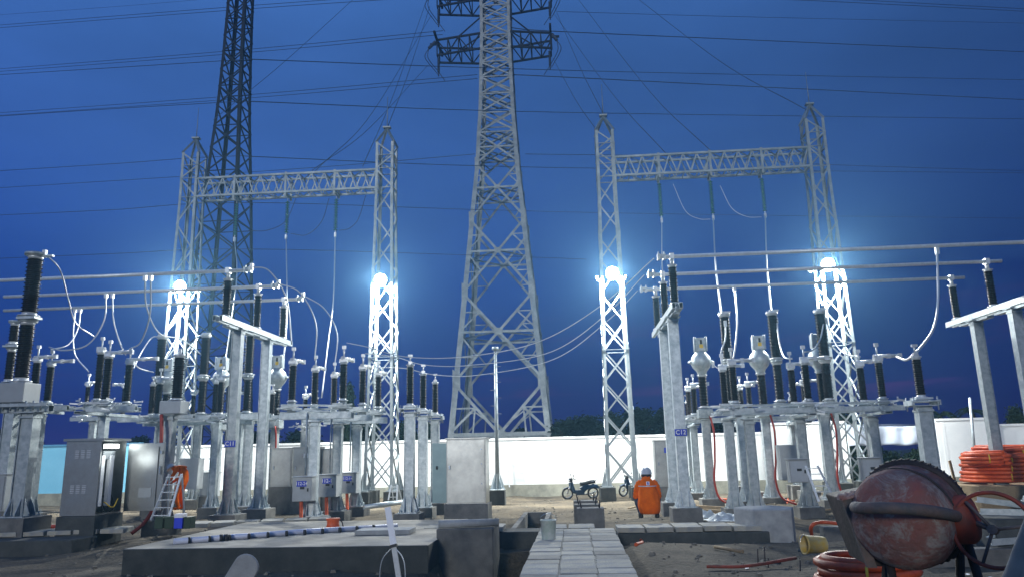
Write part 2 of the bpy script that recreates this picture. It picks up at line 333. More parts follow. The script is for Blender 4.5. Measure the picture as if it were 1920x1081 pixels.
def ctrl_box(root, x, y, z, w=.5, h=.68, d=.3, label=None, m='boxgrey', name='control_box', side=0, hose=True, handle=True):
    """box whose front face looks towards -Y"""
    mb = MB(); mb.box((x, y, z), (w, d, h)); mb.box((x, y-.02, z+h/2+.018), (w+.06, d+.08, .03))
    o = mb.build(name, m, root, bevel=.008)
    p = MB(); p.box((x-.0, y-d/2-.012, z-.005), (w-.05, .018, h-.06)); dr = p.build('box_door', m, o)
    if handle:
        hmb = MB(); hmb.box((x+w*.32, y-d/2-.035, z-h*.02), (.035, .03, .09)); hmb.box((x+w*.02, y-d/2-.025, z+h*.06), (.13, .006, .07)); hmb.build('latch', 'black', o)
    if label:
        t = MB(); t.box((x-.01, y-d/2-.026, z+h*.24), (w*.52, .008, .16)); pl = t.build('name_plate', 'tagblue', o)
        text(label, (x-.01, y-d/2-.033, z+h*.24), .15 if len(label) < 6 else .125, 'tagwhite', o)
    return o
def hose_part(root, pts, r=.035, m='redhose', name='conduit_hose'):
    mb = MB(); mb.tube(spline(pts, 8), r, 8); return mb.build(name, m, root)
# ------------------------------------------------------------------ ground
def zone(x, y, x0, x1, y0, y1, s=.35):
    fx = min(max((x-x0)/s, 0), 1)*min(max((x1-x)/s, 0), 1); fy = min(max((y-y0)/s, 0), 1)*min(max((y1-y)/s, 0), 1); return fx*fy
def gh(x, y):
    h = 0.0
    if 0 < y < 60 and abs(x) < 40:
        h += .10*noise.noise((x*.35, y*.35, 0)) + .035*noise.noise((x*1.7, y*1.7, 3))+.02*noise.noise((x*5, y*5, 7))
        h += .16*zone(x, y, .7, 14, 3, 16.3, .6)
        h -= .55*zone(x, y, -2.6, -.70, 3, 15.8, .2)
        h -= .5*zone(x, y, -1.42, -.75, 17.2, 21.6, .12)
        h += .22*max(0, noise.noise((x*.5+4, y*.5, 1)))*zone(x, y, -8, 10, 22, 31, 2)
    return h
def make_ground():
    def axis(lo, hi, step, far):
        a = []; v = lo
        while v <= hi: a.append(v); v += step
        o = []; s = step; v = hi
        while v < far: s *= 1.45; v += s; o.append(v)
        n = []; s = step; v = lo
        while v > -far: s *= 1.45; v -= s; n.append(v)
        return list(reversed(n))+a+o
    xs = axis(-24, 18, .2, 260); ys = axis(4, 38, .2, 260)
    mb = MB(); vs = [(x, y, gh(x, y)) for y in ys for x in xs]; W = len(xs)
    fs = [(j*W+i, j*W+i+1, (j+1)*W+i+1, (j+1)*W+i) for j in range(len(ys)-1) for i in range(W-1)]
    mb.add(vs, fs, True); struct(mb, 'ground', 'dirt')
make_ground()
def gravel():
    mb = MB(); rnd = random.Random(3)
    for i in range(3000):
        y = rnd.uniform(8, 33); x = rnd.uniform(-.72, .6)*y
        z = gh(x, y); s = .012+.05*rnd.random()**3
        rot = Matrix.Rotation(rnd.uniform(0, 3), 3, 'Z') @ Matrix.Rotation(rnd.uniform(0, .6), 3, 'X')
        mb.box((x, y, z+s*.2), (s*2, s*1.4, s), rot, .6)
    o = mb.build('gravel', 'rubble'); tag(o, 'loose grey stones and rubble scattered over the bare earth', 'gravel', kind='stuff')
gravel()
# ------------------------------------------------------------------ perimeter walls
WY = 36.0
def wall(x0, x1, top, m, mband, label, y=WY, pil=6.1, base=.52, d=.22, first=True):
    t = thing('perimeter_wall', label, 'wall', ((x0+x1)/2, y, 0), 'site perimeter wall sections')
    mb = MB(); mb.box(((x0+x1)/2, y+d/2, (base+top)/2), (x1-x0, d, top-base)); mb.build('wall_panel', m, t)
    x = x0+.3
    while x < x1-.2:
        mb = MB(); mb.box((x, y-.006, (base+top)/2), (.16, .010, top-base-.01)); mb.build('pilaster', m, t); x += pil
    mb = MB(); mb.box(((x0+x1)/2, y+d/2, top+.05), (x1-x0, d+.09, .10)); mb.build('coping', mband, t)
    mb = MB(); mb.box(((x0+x1)/2, y+d/2-.06, base/2-.3), (x1-x0, d+.14, base+.6)); mb.build('wall_footing', 'plinthwall', t)
    return t
xa = P(262, 850, WY).x; xb = P(1432, 820, WY).x; xc = P(1581, 820, WY).x; xd = P(1750, 820, WY).x; xe = P(1858, 820, WY).x
wall(-36, xa, 2.78, 'wallblue', 'wallblueband', 'pale blue rendered wall behind the left end of the yard')
wall(xa+.01, xb-.01, 2.58, 'white', 'white', 'long low white rendered wall behind the middle of the yard')
wall(xb, xc, 2.98, 'white', 'white', 'short taller white wall section left of the dark hedge gap', y=WY-.35)
wall(xd, xe, 2.98, 'white', 'white', 'tall white wall section right of the hanging white sheet', y=WY-.4)
wall(xe+.01, 34, 2.68, 'white', 'white', 'lower white wall behind the stack of orange coils', y=WY-.1)
# hanging white sheet in the gap
def sheet():
    a = P(1588, 795, 37.5); b = P(1748, 796, 37.5); c = P(1748, 832, 37.5).z; mb = MB(); n, m = 40, 8; vs = []
    for j in range(m+1):
        for i in range(n+1):
            u, v = i/n, j/m; x = a.x+(b.x-a.x)*u; z = a.z+(b.z-a.z)*u; zb = c
            vs.append((x, 37.5+.07*noise.noise((u*9, v*2, 0))+.05*math.sin(u*30+v*2), z+(zb-z)*v-.06*math.sin(u*math.pi)*(1-v)*1.2+.03*math.sin(u*17)*v))
    W = n+1; fs = [(j*W+i, j*W+i+1, (j+1)*W+i+1, (j+1)*W+i) for j in range(m) for i in range(n)]
    t = thing('hanging_sheet', 'white sheet strung across the gap in the wall above the dark hedge', 'tarpaulin', (a.x, 37.5, 0))
    mb.add(vs, fs, True); o = mb.build('sheet', 'tarpw', t); md = o.modifiers.new('solid', 'SOLIDIFY'); md.thickness = .01
    mb = MB(); mb.cyl((a.x, 37.6, 0), (a.x, 37.6, a.z+.1), .04, 8); mb.cyl((b.x, 37.6, 0), (b.x, 37.6, b.z+.1), .04, 8); mb.tube([(a.x, 37.6, a.z), (b.x, 37.6, b.z)], .015, 6); mb.build('pole_frame', 'galv', t)
sheet()
# ------------------------------------------------------------------ trees
def leaf_cloud(mb, c, rx, ry, rz, n, s, rnd, seed):
    for i in range(n):
        th = rnd.uniform(0, 2*math.pi); u = rnd.uniform(-1, 1); q = math.sqrt(1-u*u); r = rnd.random()**.4*(1.0 if rnd.random() < .9 else 1.3)
        d = Vector((q*math.cos(th), q*math.sin(th), u)); k = r*(.72+.45*noise.noise(d*2.2+Vector((seed, 0, 0))))
        p = Vector(c)+Vector((d.x*rx*k, d.y*ry*k, d.z*rz*k)); sz = s*rnd.uniform(.6, 1.4)
        a = Vector((rnd.gauss(0, 1), rnd.gauss(0, 1), rnd.gauss(0, .7))).normalized(); b = a.cross(Vector((rnd.gauss(0, 1), rnd.gauss(0, 1), rnd.gauss(0, 1)))).normalized()
        mb.add([p-a*sz, p-b*sz*.55, p+a*sz, p+b*sz*.55], [(0, 1, 2, 3)])
def make_tree(seed, h=7.0, w=2.6):
    rnd = random.Random(seed); t = thing('broadleaf_tree', '', 'tree', (0, 0, 0)); mb = MB()
    mb.tube([(0, 0, -.3), (.05, 0, h*.3), (.15*rnd.uniform(-1, 1), .1, h*.6), (0, 0, h*.85)], .16, 7, radii=[.2, .15, .1, .03])
    for k in range(6):
        a = rnd.uniform(0, 6.3); z = h*rnd.uniform(.3, .6); mb.tube([(0, 0, z), (math.cos(a)*w*.3, math.sin(a)*w*.3, z+h*.14), (math.cos(a)*w*.6, math.sin(a)*w*.6, z+h*.22)], .05, 5, radii=[.07, .05, .02])
    mb.build('trunk', 'bark', t); mb = MB()
    for k in range(11):
        a = rnd.uniform(0, 6.3); rr = rnd.uniform(0, .62)*w; z = h*rnd.uniform(.38, .88)
        if z > h*.7: rr *= .5
        leaf_cloud(mb, (math.cos(a)*rr, math.sin(a)*rr, z), w*.5, w*.5, h*.15, 330, .16, rnd, seed*10+k)
    leaf_cloud(mb, (0, 0, h*.62), w*.7, w*.7, h*.36, 1100, .17, rnd, seed)
    mb.build('crown', 'leaf', t); return t
protos = [make_tree(1), make_tree(2, 7, 2.9), make_tree(3, 7, 2.3)]
used = set()
def tree(px, ytop, Y, wpx, kind, label, h0=7.0):
    top = P(px, ytop, Y); zs = top.z/h0; sc = Y/F*wpx*1.55/2/2.7
    o = protos[kind] if kind not in used else copy_tree(protos[kind]); used.add(kind)
    o.location = (top.x, Y, 0); o.scale = (sc, sc, zs); o.rotation_euler = (0, 0, random.uniform(0, 6)); tag(o, label, 'tree', 'trees beyond the wall'); return o
for a in ((1052, 778, 60, 70, 0, 'dark tree nearest the right leg of the big pylon'), (1100, 776, 64, 80, 1, 'broad dark tree left of the lit lattice column over the motorbike'),
          (1150, 768, 58, 70, 2, 'dark tree seen through the lit lattice column over the motorbike'), (1200, 762, 60, 76, 1, 'dark tree left of the paired blue-tagged steel posts'),
          (1244, 756, 62, 60, 0, 'taller dark tree behind the paired blue-tagged steel posts'), (1350, 788, 66, 110, 2, 'low dark tree behind the right current transformers'),
          (975, 796, 70, 60, 0, 'low dark tree between the legs of the big pylon'), (18, 794, 48, 60, 1, 'dark tree above the pale blue wall at the left edge'),
          (72, 800, 50, 34, 0, 'small round tree above the pale blue wall'), (262, 814, 70, 60, 2, 'low distant tree above the open cabinet door'),
          (655, 712, 44, 36, 2, 'tall thin dark tree behind the switch posts with boxes'), (690, 770, 50, 60, 1, 'dark tree behind the inner left lattice column'),
          (760, 780, 52, 60, 0, 'dark tree behind the nearest of three lone post insulators'), (805, 786, 54, 50, 2, 'dark tree behind the farthest of three lone post insulators'),
          (1898, 752, 46, 44, 0, 'round dark tree above the white wall at the right edge'), (1855, 790, 50, 50, 2, 'low dark tree above the white wall near the right edge'),
          (1570, 770, 52, 70, 1, 'dark tree behind the right floodlit lattice column'), (570, 800, 60, 90, 0, 'low dark tree behind the row of grey cabinets'),
          (480, 805, 60, 90, 1, 'low dark tree behind the left paired steel posts'), (1440, 800, 62, 90, 0, 'low dark tree above the taller short wall')):
    tree(*a)
def palm(px, py, Y, label):
    t0 = P(px, py, Y); t = thing('palm_tree', label, 'palm tree', (t0.x, Y, 0), 'palms beyond the wall'); h = t0.z
    mb = MB(); mb.tube([(t0.x, Y, -.3), (t0.x+.1, Y, h*.5), (t0.x, Y, h)], .14, 7, radii=[.17, .13, .1]); mb.build('trunk', 'bark', t); mb = MB(); rnd = random.Random(int(px))
    for k in range(15):
        a = k*2.4; L = rnd.uniform(1.0, 1.5); e = rnd.uniform(.1, 1.2); pts = []
        for i in range(9):
            u = i/8; pts.append(Vector((t0.x+math.cos(a)*L*u*math.cos(e*.7), Y+math.sin(a)*L*u*math.cos(e*.7), h+L*u*math.sin(e)-L*.9*u*u)))
        for i in range(8):
            p, q = pts[i], pts[i+1]; d = (q-p).normalized(); sd = d.cross(Vector((0, 0, 1))).normalized()
            for s in (-1, 1):
                for j in range(2):
                    b = p+(q-p)*(j*.5); tip = b+sd*s*.34*(1-i/11)+d*.16-Vector((0, 0, .12)); mb.add([b, b+d*.05, tip], [(0, 1, 2)])
        mb.tube(pts, .015, 4)
    mb.build('crown', 'leaf', t)
palm(1762, 778, 44, 'small palm above the tall white wall section'); palm(1822, 770, 46, 'small palm behind the thin leaning pipe')
def hedge(px, ytop, w, label):
    c = P(px, ytop, 41); t = thing('shrub', label, 'shrub', (c.x, 41, 0), 'dark shrubs in the wall gap'); rnd = random.Random(px); mb = MB()
    for k in range(7): leaf_cloud(mb, (c.x+rnd.uniform(-w, w)*.6, 41+rnd.uniform(-.5, .5), c.z*rnd.uniform(.2, .75)), w*.6, .8, c.z*.32, 420, .09, rnd, px+k)
    mb.build('foliage', 'leaf', t); mb = MB(); mb.tube([(c.x, 41, -.2), (c.x, 41, c.z*.6)], .06, 6); mb.build('stem', 'bark', t)
hedge(1600, 770, 1.2, 'tall dark shrub at the left side of the wall gap'); hedge(1650, 838, 1.3, 'dark shrub under the left half of the white sheet')
hedge(1695, 838, 1.3, 'dark shrub under the middle of the white sheet'); hedge(1735, 834, 1.2, 'dark shrub under the right end of the white sheet')
# ------------------------------------------------------------------ lattice structures
def lattice(root, levels, cx, cy, legw, brw, m, x_from=0, x_to=99, horiz=(), plates=(), dsub=False, name_leg='leg', rot=0):
    """levels: (z, half width x, half width y) ; legs are separate parts, bracing one part"""
    def corner(i, k): z, hx, hy = levels[i][:3]; ox = levels[i][3] if len(levels[i]) > 3 else 0; sx, sy = ((-1, -1), (1, -1), (1, 1), (-1, 1))[k]; return Vector((cx+ox+sx*hx, cy+sy*hy, z))
    for k in range(4):
        mb = MB()
        for i in range(len(levels)-1):
            a, b = corner(i, k), corner(i+1, k); sx, sy = ((-1, -1), (1, -1), (1, 1), (-1, 1))[k]
            # angle section: two plates
            o1 = Vector((-sx*legw/2, 0, 0)); o2 = Vector((0, -sy*legw/2, 0)); th = legw*.14
            mb.bar(a+o1, b+o1, legw, th, up=(0, sy, 0)); mb.bar(a+o2, b+o2, th, legw, up=(0, sy, 0))
        mb.build(name_leg, m, root)
    mb = MB()
    for i in range(len(levels)-1):
        for k in range(4):
            k2 = (k+1) % 4; a, b, c, d = corner(i, k), corner(i, k2), corner(i+1, k), corner(i+1, k2)
            if x_from <= i < x_to: mb.bar(a, d, brw, brw*.25, up=(0, 1, 0)); mb.bar(b, c, brw, brw*.25, up=(0, 1, 0))
            elif (i+k) % 2: mb.bar(a, d, brw, brw*.25, up=(0, 1, 0))
            else: mb.bar(b, c, brw, brw*.25, up=(0, 1, 0))
            if i in horiz or i+1 in horiz and i+1 == len(levels)-1: mb.bar(a, b, brw, brw*.4)
            if dsub and (c-a).length > 2.5:
                w0 = (b-a).length; w1 = (d-c).length; u = w0/(w0+w1); mid = a+(d-a)*u
                for e0, e1, s0, s1 in ((a, c, a, mid), (b, d, b, mid), (c, a, c, mid), (d, b, d, mid)):
                    q = s0+(s1-s0)*.5; leg = e0+(e1-e0)*.27; mb.bar(q, leg, brw*.6, brw*.2, up=(0, 1, 0)); leg2 = e0+(e1-e0)*.05
                    r_ = e0+(e1-e0)*.5; mb.bar(q, r_, brw*.55, brw*.2, up=(0, 1, 0))
    mb.build('bracing', m, root)
    if plates:
        mb = MB()
        for i, s in plates:
            for k in range(4):
                c = corner(i, k); sx, sy = ((-1, -1), (1, -1), (1, 1), (-1, 1))[k]
                mb.box(c+Vector((-sx*s*.35, sy*.02, 0)), (s, .02, s*2.0)); mb.box(c+Vector((sx*.02, -sy*s*.35, 0)), (.02, s, s*2.0))
            a, b = corner(i, 0), corner(i, 1)
        mb.build('gusset_plate', m, root)
def lvls(data, Y, k=1.0):
    """silhouette rows (photo y, left x, right x) of a tower whose axis stands at depth Y"""
    out = []
    for py, xl, xr in data:
        a, b = P(xl, py, Y), P(xr, py, Y); out.append([(a.z+b.z)/2, (b.x-a.x)/2, (a.x+b.x)/2])
    cx = sum(o[2] for o in out)/len(out); return cx, [(o[0], o[1]*k*Y/(Y+o[1]), o[1]*k*Y/(Y+o[1]), 0) for o in out]
# big central pylon beyond the wall
TY = 64.0
def big_tower():
    data = [(815, 850, 1037), (722, 858, 1024), (560, 872, 1002), (425, 884, 985), (320, 891, 969), (262, 894, 965),
            (225, 896, 961), (190, 896, 958), (158, 896, 956), (130, 896, 954), (106, 896, 952), (80, 896, 951), (52, 896, 950), (26, 896, 950), (6, 896, 950), (-28, 896, 949), (-62, 896, 949), (-96, 897, 948)]
    cx, lv = lvls(data, TY, 1.03); cx += .3; cy = TY; z1, z2 = lv[0], lv[1]; s = (z1[1]-z2[1])/(z2[0]-z1[0])
    t = thing('transmission_tower', 'big pale steel lattice pylon standing behind the middle of the white wall', 'pylon', (cx, cy, 0)); h0 = z1[1]+s*(z1[0]-.2); LW, BW = .46, .23
    for sx in (-1, 1):
        for sy in (-1, 1):
            mb = MB(); pts = [(.2, h0)]+[(l[0], l[1]) for l in lv]
            for i in range(len(pts)-1):
                k = 1-.45*min(1, pts[i][0]/40); a = Vector((cx+sx*pts[i][1], cy+sy*pts[i][1], pts[i][0])); b = Vector((cx+sx*pts[i+1][1], cy+sy*pts[i+1][1], pts[i+1][0])); w = LW*k
                mb.bar(a+Vector((-sx*w/2, 0, 0)), b+Vector((-sx*w/2, 0, 0)), w, .06, up=(0, sy, 0)); mb.bar(a+Vector((0, -sy*w/2, 0)), b+Vector((0, -sy*w/2, 0)), .06, w, up=(0, sy, 0))
            mb.build('leg', 'tower', t)
    def face(k):
        ex, ey = ((1, 0), (0, 1), (-1, 0), (0, -1))[k]; nx, ny = ((0, -1), (1, 0), (0, 1), (-1, 0))[k]
        return lambda u, h, z, o=.0: Vector((cx+ex*u*h+nx*(h+o), cy+ey*u*h+ny*(h+o), z))
    for k in range(4):
        f = face(k); mb = MB(); up = ((0, 1, 0), (1, 0, 0), (0, 1, 0), (1, 0, 0))[k]
        def hz(z):
            for i in range(len(lv)-1):
                if lv[i][0] <= z <= lv[i+1][0]: u = (z-lv[i][0])/(lv[i+1][0]-lv[i][0]); return lv[i][1]+(lv[i+1][1]-lv[i][1])*u
            return lv[0][1]+s*(lv[0][0]-z)
        def B(u0, z0, u1, z1, w, o=0): mb.bar(f(u0, hz(z0), z0, o), f(u1, hz(z1), z1, o), w, w*.35, up=up)
        zb, zn = lv[0][0], lv[1][0]
        for sg in (-1, 1):      # inverted V of the foot panel with its struts
            B(sg, zn, 0, zb, BW); zm = (zb+zn)/2; B(sg*.5, zm, sg, zb, BW*.8); B(sg*.5, zm, sg*.52, zb, BW*.6); B(sg*.5, zm, sg, zm, BW*.55); B(sg*.25, zb+(zn-zb)*.25, sg*.5, zm-.3, BW*.4)
            B(sg, .3, 0, zb, BW)
        B(-1, zb, 1, zb, BW*1.3)
        for i in range(1, len(lv)-1):
            a, b = lv[i][0], lv[i+1][0]; ha, hb = lv[i][1], lv[i+1][1]; w = BW*(1-.4*min(1, a/40)); zc = a+(b-a)*ha/(ha+hb)
            B(-1, a, 1, b, w, -.02); B(1, a, -1, b, w, .02)
            if i <= 4:
                B(-1, zc, 1, zc, w*.9)
                for sg in (-1, 1):
                    for (zz, q) in ((a, 1), (b, 1)):
                        zm = (zz+zc)/2; B(sg*.5, zm, sg, zc, w*.6); B(sg*.5, zm, sg, zm, w*.5)
            else:
                B(-1, a, 1, a, w*.8)
                if i % 3 == 0: B(-.5, (a+zc)/2, -1, zc, w*.5); B(.5, (a+zc)/2, 1, zc, w*.5)
        mb.build('bracing', 'tower', t)
        for i in (1, 2, 3, 4):
            z, h = lv[i][0], lv[i][1]
            for sg in (-1, 1):
                mb = MB(); sz = (.62, .5, .42, .34)[i-1]; p = f(sg, h, z, .05); d = Vector((f(1, h, z)-f(-1, h, z))).normalized()
                poly = [p+d*(-sg*u*sz)+Vector((0, 0, v*sz*2)) for u, v in ((-.1, -.9), (.9, -.35), (.9, .35), (-.1, .9))]; n_ = f(0, h, z, .06)-f(0, h, z, .0); mb.prism(poly, (0, 0, 0), n_*.6); mb.build('gusset_plate', 'tower', t)
        for (i, zz) in ((0, lv[0][0]),)+tuple((i, lv[i][0]+(lv[i+1][0]-lv[i][0])*lv[i][1]/(lv[i][1]+lv[i+1][1])) for i in (1, 2, 3)):
            mb = MB(); p = f(0, hz(zz), zz, .08); n_ = f(0, 1, 0, .05)-f(0, 1, 0, 0); d = (f(1, 1, 0)-f(0, 1, 0)).normalized(); q = .42-.06*i
            mb.prism([p+d*(u*q)+Vector((0, 0, v*q*.8)) for u, v in ((-1, -.6), (-.5, -1), (.5, -1), (1, -.6), (1, .6), (.5, 1), (-.5, 1), (-1, .6))], (0, 0, 0), n_); mb.build('gusset_plate', 'tower', t)
    for zz in [lv[i][0]+(lv[i+1][0]-lv[i][0])*lv[i][1]/(lv[i][1]+lv[i+1][1]) for i in (1, 2, 3, 4)]+[lv[i][0] for i in (5, 7, 9, 11, 14)]:
        h = None
        for i in range(len(lv)-1):
            if lv[i][0] <= zz <= lv[i+1][0]: h = lv[i][1]+(lv[i+1][1]-lv[i][1])*(zz-lv[i][0])/(lv[i+1][0]-lv[i][0])
        mb = MB(); mb.bar((cx-h, cy, zz), (cx, cy-h, zz), .12); mb.bar((cx, cy-h, zz), (cx+h, cy, zz), .12); mb.bar((cx+h, cy, zz), (cx, cy+h, zz), .12); mb.bar((cx, cy+h, zz), (cx-h, cy, zz), .12)
        if h < 2.6: mb.bar((cx-h, cy-h, zz), (cx+h, cy+h, zz), .1); mb.bar((cx+h, cy-h, zz+.02), (cx-h, cy+h, zz+.02), .1)
        mb.build('plan_bracing', 'tower', t)
    for (yt, yb) in ((78, 106), (-14, 15)):
        zt = P(900, yt, TY).z; zb = P(900, yb, TY).z; h = lv[11][1]
        for s in (-1, 1):
            mb = MB(); tipx = P(822 if s < 0 else 1034, yb, TY).x
            for sy in (-1, 1):
                mb.bar((cx+s*h, cy+sy*h, zb), (tipx, cy+sy*.7, zb), .16); mb.bar((cx+s*h, cy+sy*h, zt), (tipx, cy+sy*.7, zt), .16)
                n = 4
                for k in range(n):
                    u, v = k/n, (k+1)/n
                    def pt(w, z): return Vector((cx+s*h+(tipx-cx-s*h)*w, cy+sy*(h+(.7-h)*w), z))
                    if k % 2: mb.bar(pt(u, zb), pt(v, zt), .1)
                    else: mb.bar(pt(u, zt), pt(v, zb), .1)
                    mb.bar(pt(v, zb), pt(v, zt), .1)
                mb.bar(pt(0, zt+1.6), pt(.5, zt), .1)
            for k in range(5):
                u = k/4; x = cx+s*h+(tipx-cx-s*h)*u; hw = h+(.7-h)*u
                mb.bar((x, cy-hw, zb), (x, cy+hw, zb), .1); mb.bar((x, cy-hw, zt), (x, cy+hw, zt), .1)
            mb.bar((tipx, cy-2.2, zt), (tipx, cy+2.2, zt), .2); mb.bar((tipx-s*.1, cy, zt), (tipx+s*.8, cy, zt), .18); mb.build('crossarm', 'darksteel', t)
            mb = MB(); x = tipx-s*.15; zz = zb-.2
            mb.lathe(shed_profile(1.5, .14, .07, .1), (x, cy-.7, zz-1.6), 8); mb.bar((x, cy-.7, zz), (x, cy-.7, zb), .06); mb.tube([(x, cy-.7, zz-1.6), (x, cy-.7, zz-2.0)], .06, 6)
            q = Vector((x+s*.3, cy-.9, zt-.3)); d = Vector((s*.35, -.8, -1)).normalized(); mb.lathe(shed_profile(1.5, .16, .08, .1), q, 8, axis=d)
            e = q+d*1.6; mb.tube(spline([e, e+Vector((s*.35, 0, -.9)), Vector((x+s*.35, cy-.7, zz-1.4)), Vector((x, cy-.7, zz-1.9))], 6), .035, 5)
            mb.tube(spline([e, e+Vector((s*.05, 0, -1.0)), Vector((x+s*.1, cy-.7, zz-1.4)), Vector((x-s*.6, cy-.7, zz-2.5))], 6), .035, 5)
            mb.build('insulator_string', 'wire', t)
    return cx, cy, lv
TCX, TCY, TLV = big_tower()
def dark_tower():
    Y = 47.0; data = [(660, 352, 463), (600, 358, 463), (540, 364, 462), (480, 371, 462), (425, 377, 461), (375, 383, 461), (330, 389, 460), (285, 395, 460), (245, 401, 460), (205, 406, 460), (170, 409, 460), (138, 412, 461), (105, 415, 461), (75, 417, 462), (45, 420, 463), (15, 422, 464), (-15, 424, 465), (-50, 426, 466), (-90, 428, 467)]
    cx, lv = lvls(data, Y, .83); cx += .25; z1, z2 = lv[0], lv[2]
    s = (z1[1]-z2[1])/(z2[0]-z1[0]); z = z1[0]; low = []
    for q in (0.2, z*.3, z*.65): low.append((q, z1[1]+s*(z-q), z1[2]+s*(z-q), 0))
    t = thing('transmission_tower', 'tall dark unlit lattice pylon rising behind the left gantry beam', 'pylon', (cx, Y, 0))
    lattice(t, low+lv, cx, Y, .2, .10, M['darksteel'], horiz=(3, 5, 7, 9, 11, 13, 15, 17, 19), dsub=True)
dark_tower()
# gantries
GY = 32.0
def zpx(px, py, Y=GY): return P(px, py, Y).z
def gantry(xl, xr, ptop_l, ptop_r, phases, label, lab, rodl=True):
    """portal of two lattice columns and a lattice beam; all of it moves together"""
    t = thing('gantry', label, 'gantry', ((xl+xr)/2, GY, 0), 'line gantries')
    zb0, zb1 = lab['beam']; zt = lab['col']; zp = lab['peak']
    for cx in (xl, xr):
        hw0, hw1 = .62, .41; n1 = 10; lv = []
        for i in range(n1+1):
            u = i/n1; z = .55+(zb0-.55)*u**.95; lv.append((z, hw0+(hw1-hw0)*min(1, u*1.05), hw0+(hw1-hw0)*min(1, u*1.05)))
        lv += [(zb1, hw1, hw1), ((zb1+zt)/2, hw1, hw1), (zt, hw1, hw1)]
        c = MB(); c.add([], []) 
        r = bpy.data.objects.new('lattice_column', None); COL.objects.link(r); r.parent = t; r.location = (0, 0, 0); r['_o'] = t['_o']
        lattice(r, lv, cx, GY, .115, .062, M['lattice'], x_from=0, x_to=5, horiz=(4, 10, 11, 13))
        mb = MB()
        for sx in (-1, 1):
            for sy in (-1, 1):
                mb.bar((cx+sx*hw1, GY+sy*hw1, zt), (cx, GY, zp), .09); x, y = cx+sx*hw0, GY+sy*hw0; pk = mb; mb = MB()
                mb.box((x, y, .56), (.42, .42, .04))
                for a in (-1, 1): mb.prism([(x+a*.03, y-.01, .58), (x+a*.19, y-.01, .58), (x+a*.03, y-.01, 1.25)], (0, 0, 0), (0, .02, 0)); mb.prism([(x-.01, y+a*.03, .58), (x-.01, y+a*.19, .58), (x-.01, y+a*.03, 1.25)], (0, 0, 0), (.02, 0, 0))
                mb.build('foot_plate', 'lattice', r); mb = pk
        mb.box((cx, GY, zp+.02), (.35, .25, .07)); mb.build('peak', 'lattice', r); mb = MB(); mb.tube([(cx, GY, zp+.05), (cx, GY, zp+1.6)], .02, 6, radii=[.022, .012]); mb.build('lightning_rod', 'lattice', r)
        for sx in (-1, 1):
            for sy in (-1, 1): footing(t, cx+sx*hw0, GY+sy*hw0, .54, .62, .62, -.3, 'concd')
    # beam
    mb = MB(); h = .36; x0, x1 = xl+.41, xr-.41; n = 14; zs = (zb0+.03, zb1-.03)
    for sy in (-1, 1):
        for z in zs: mb.bar((x0, GY+sy*h, z), (x1, GY+sy*h, z), .09)
        for i in range(n):
            xa, xm, xb = x0+(x1-x0)*i/n, x0+(x1-x0)*(i+.5)/n, x0+(x1-x0)*(i+1)/n
            mb.bar((xa, GY+sy*h, zs[1]), (xm, GY+sy*h, zs[0]), .055, .02, up=(0, 1, 0)); mb.bar((xm, GY+sy*h, zs[0]), (xb, GY+sy*h, zs[1]), .055, .02, up=(0, 1, 0))
    for z in zs:
        for i in range(n):
            xa, xb = x0+(x1-x0)*i/n, x0+(x1-x0)*(i+1)/n; s = 1 if i % 2 else -1
            mb.bar((xa, GY-s*h, z), (xb, GY+s*h, z), .05, .02); mb.bar((xb, GY-h, z), (xb, GY+h, z), .05, .02)
    for x in phases:
        for sy in (-1, 1): mb.bar((x, GY+sy*h, zs[0]-.2), (x, GY+sy*h, zs[1]+.1), .1, .04)
        mb.bar((x, GY-h, zs[0]-.06), (x, GY+h, zs[0]-.06), .12, .08)
    mb.build('beam', 'lattice', t)
    return t
BZ = (zpx(1330, 325)-.05, zpx(1330, 290)); ZT = zpx(1135, 250); ZP = zpx(1133, 218)
CR = (P(1165, 880, GY).x, P(1597, 880, GY).x); CL = (P(322, 880, GY).x, P(716, 880, GY).x)
phR = [P(1236, 345, GY).x, P(1332, 345, GY).x, P(1429, 345, GY).x]; phL = [P(446, 345, GY).x, P(540, 365, GY).x, P(631, 360, GY).x]
lab = dict(beam=BZ, col=ZT, peak=ZP)
gantry(CL[0], CL[1], 0, 0, phL, 'left galvanised lattice gantry in front of the dark pylon', lab)
gantry(CR[0], CR[1], 0, 0, phR, 'right galvanised lattice gantry with three green insulator strings', lab)
# insulator strings
def gstring(x, label, ybot_off=1.75):
    t = thing('suspension_insulator', label, 'insulator', (x, GY, BZ[0]-.1), 'green glass strings under the gantry beams'); mb = MB(); L = 1.55; z1 = BZ[0]-.28
    n = 13; prof = []
    for i in range(n): z = L*i/n; prof += [(.02, z), (.105, z+.02), (.095, z+.04), (.04, z+.075), (.025, z+.1)]
    mb.lathe(prof, (x, GY, z1-L), 10); mb.build('disc_string', 'glass', t)
    mb = MB(); mb.tube([(x, GY, z1+.2), (x, GY, z1)], .02, 6); mb.tube([(x, GY, z1-L), (x, GY, z1-L-.15)], .025, 6); mb.box((x, GY, z1-L-.18), (.07, .07, .12)); mb.build('fitting', 'alu', t)
    return Vector((x, GY, z1-L-.2))
eR = [gstring(phR[0], 'green insulator string nearest the motorbike-side column of the right gantry'), gstring(phR[1], 'middle green insulator string under the right gantry beam'), gstring(phR[2], 'green insulator string farthest right under the right gantry beam')]
eL = [gstring(phL[0], 'green insulator string under the left beam in front of the dark pylon'), gstring(phL[1], 'green insulator string under the left beam just right of the dark pylon'), gstring(phL[2], 'green insulator string under the left beam nearest its inner column')]
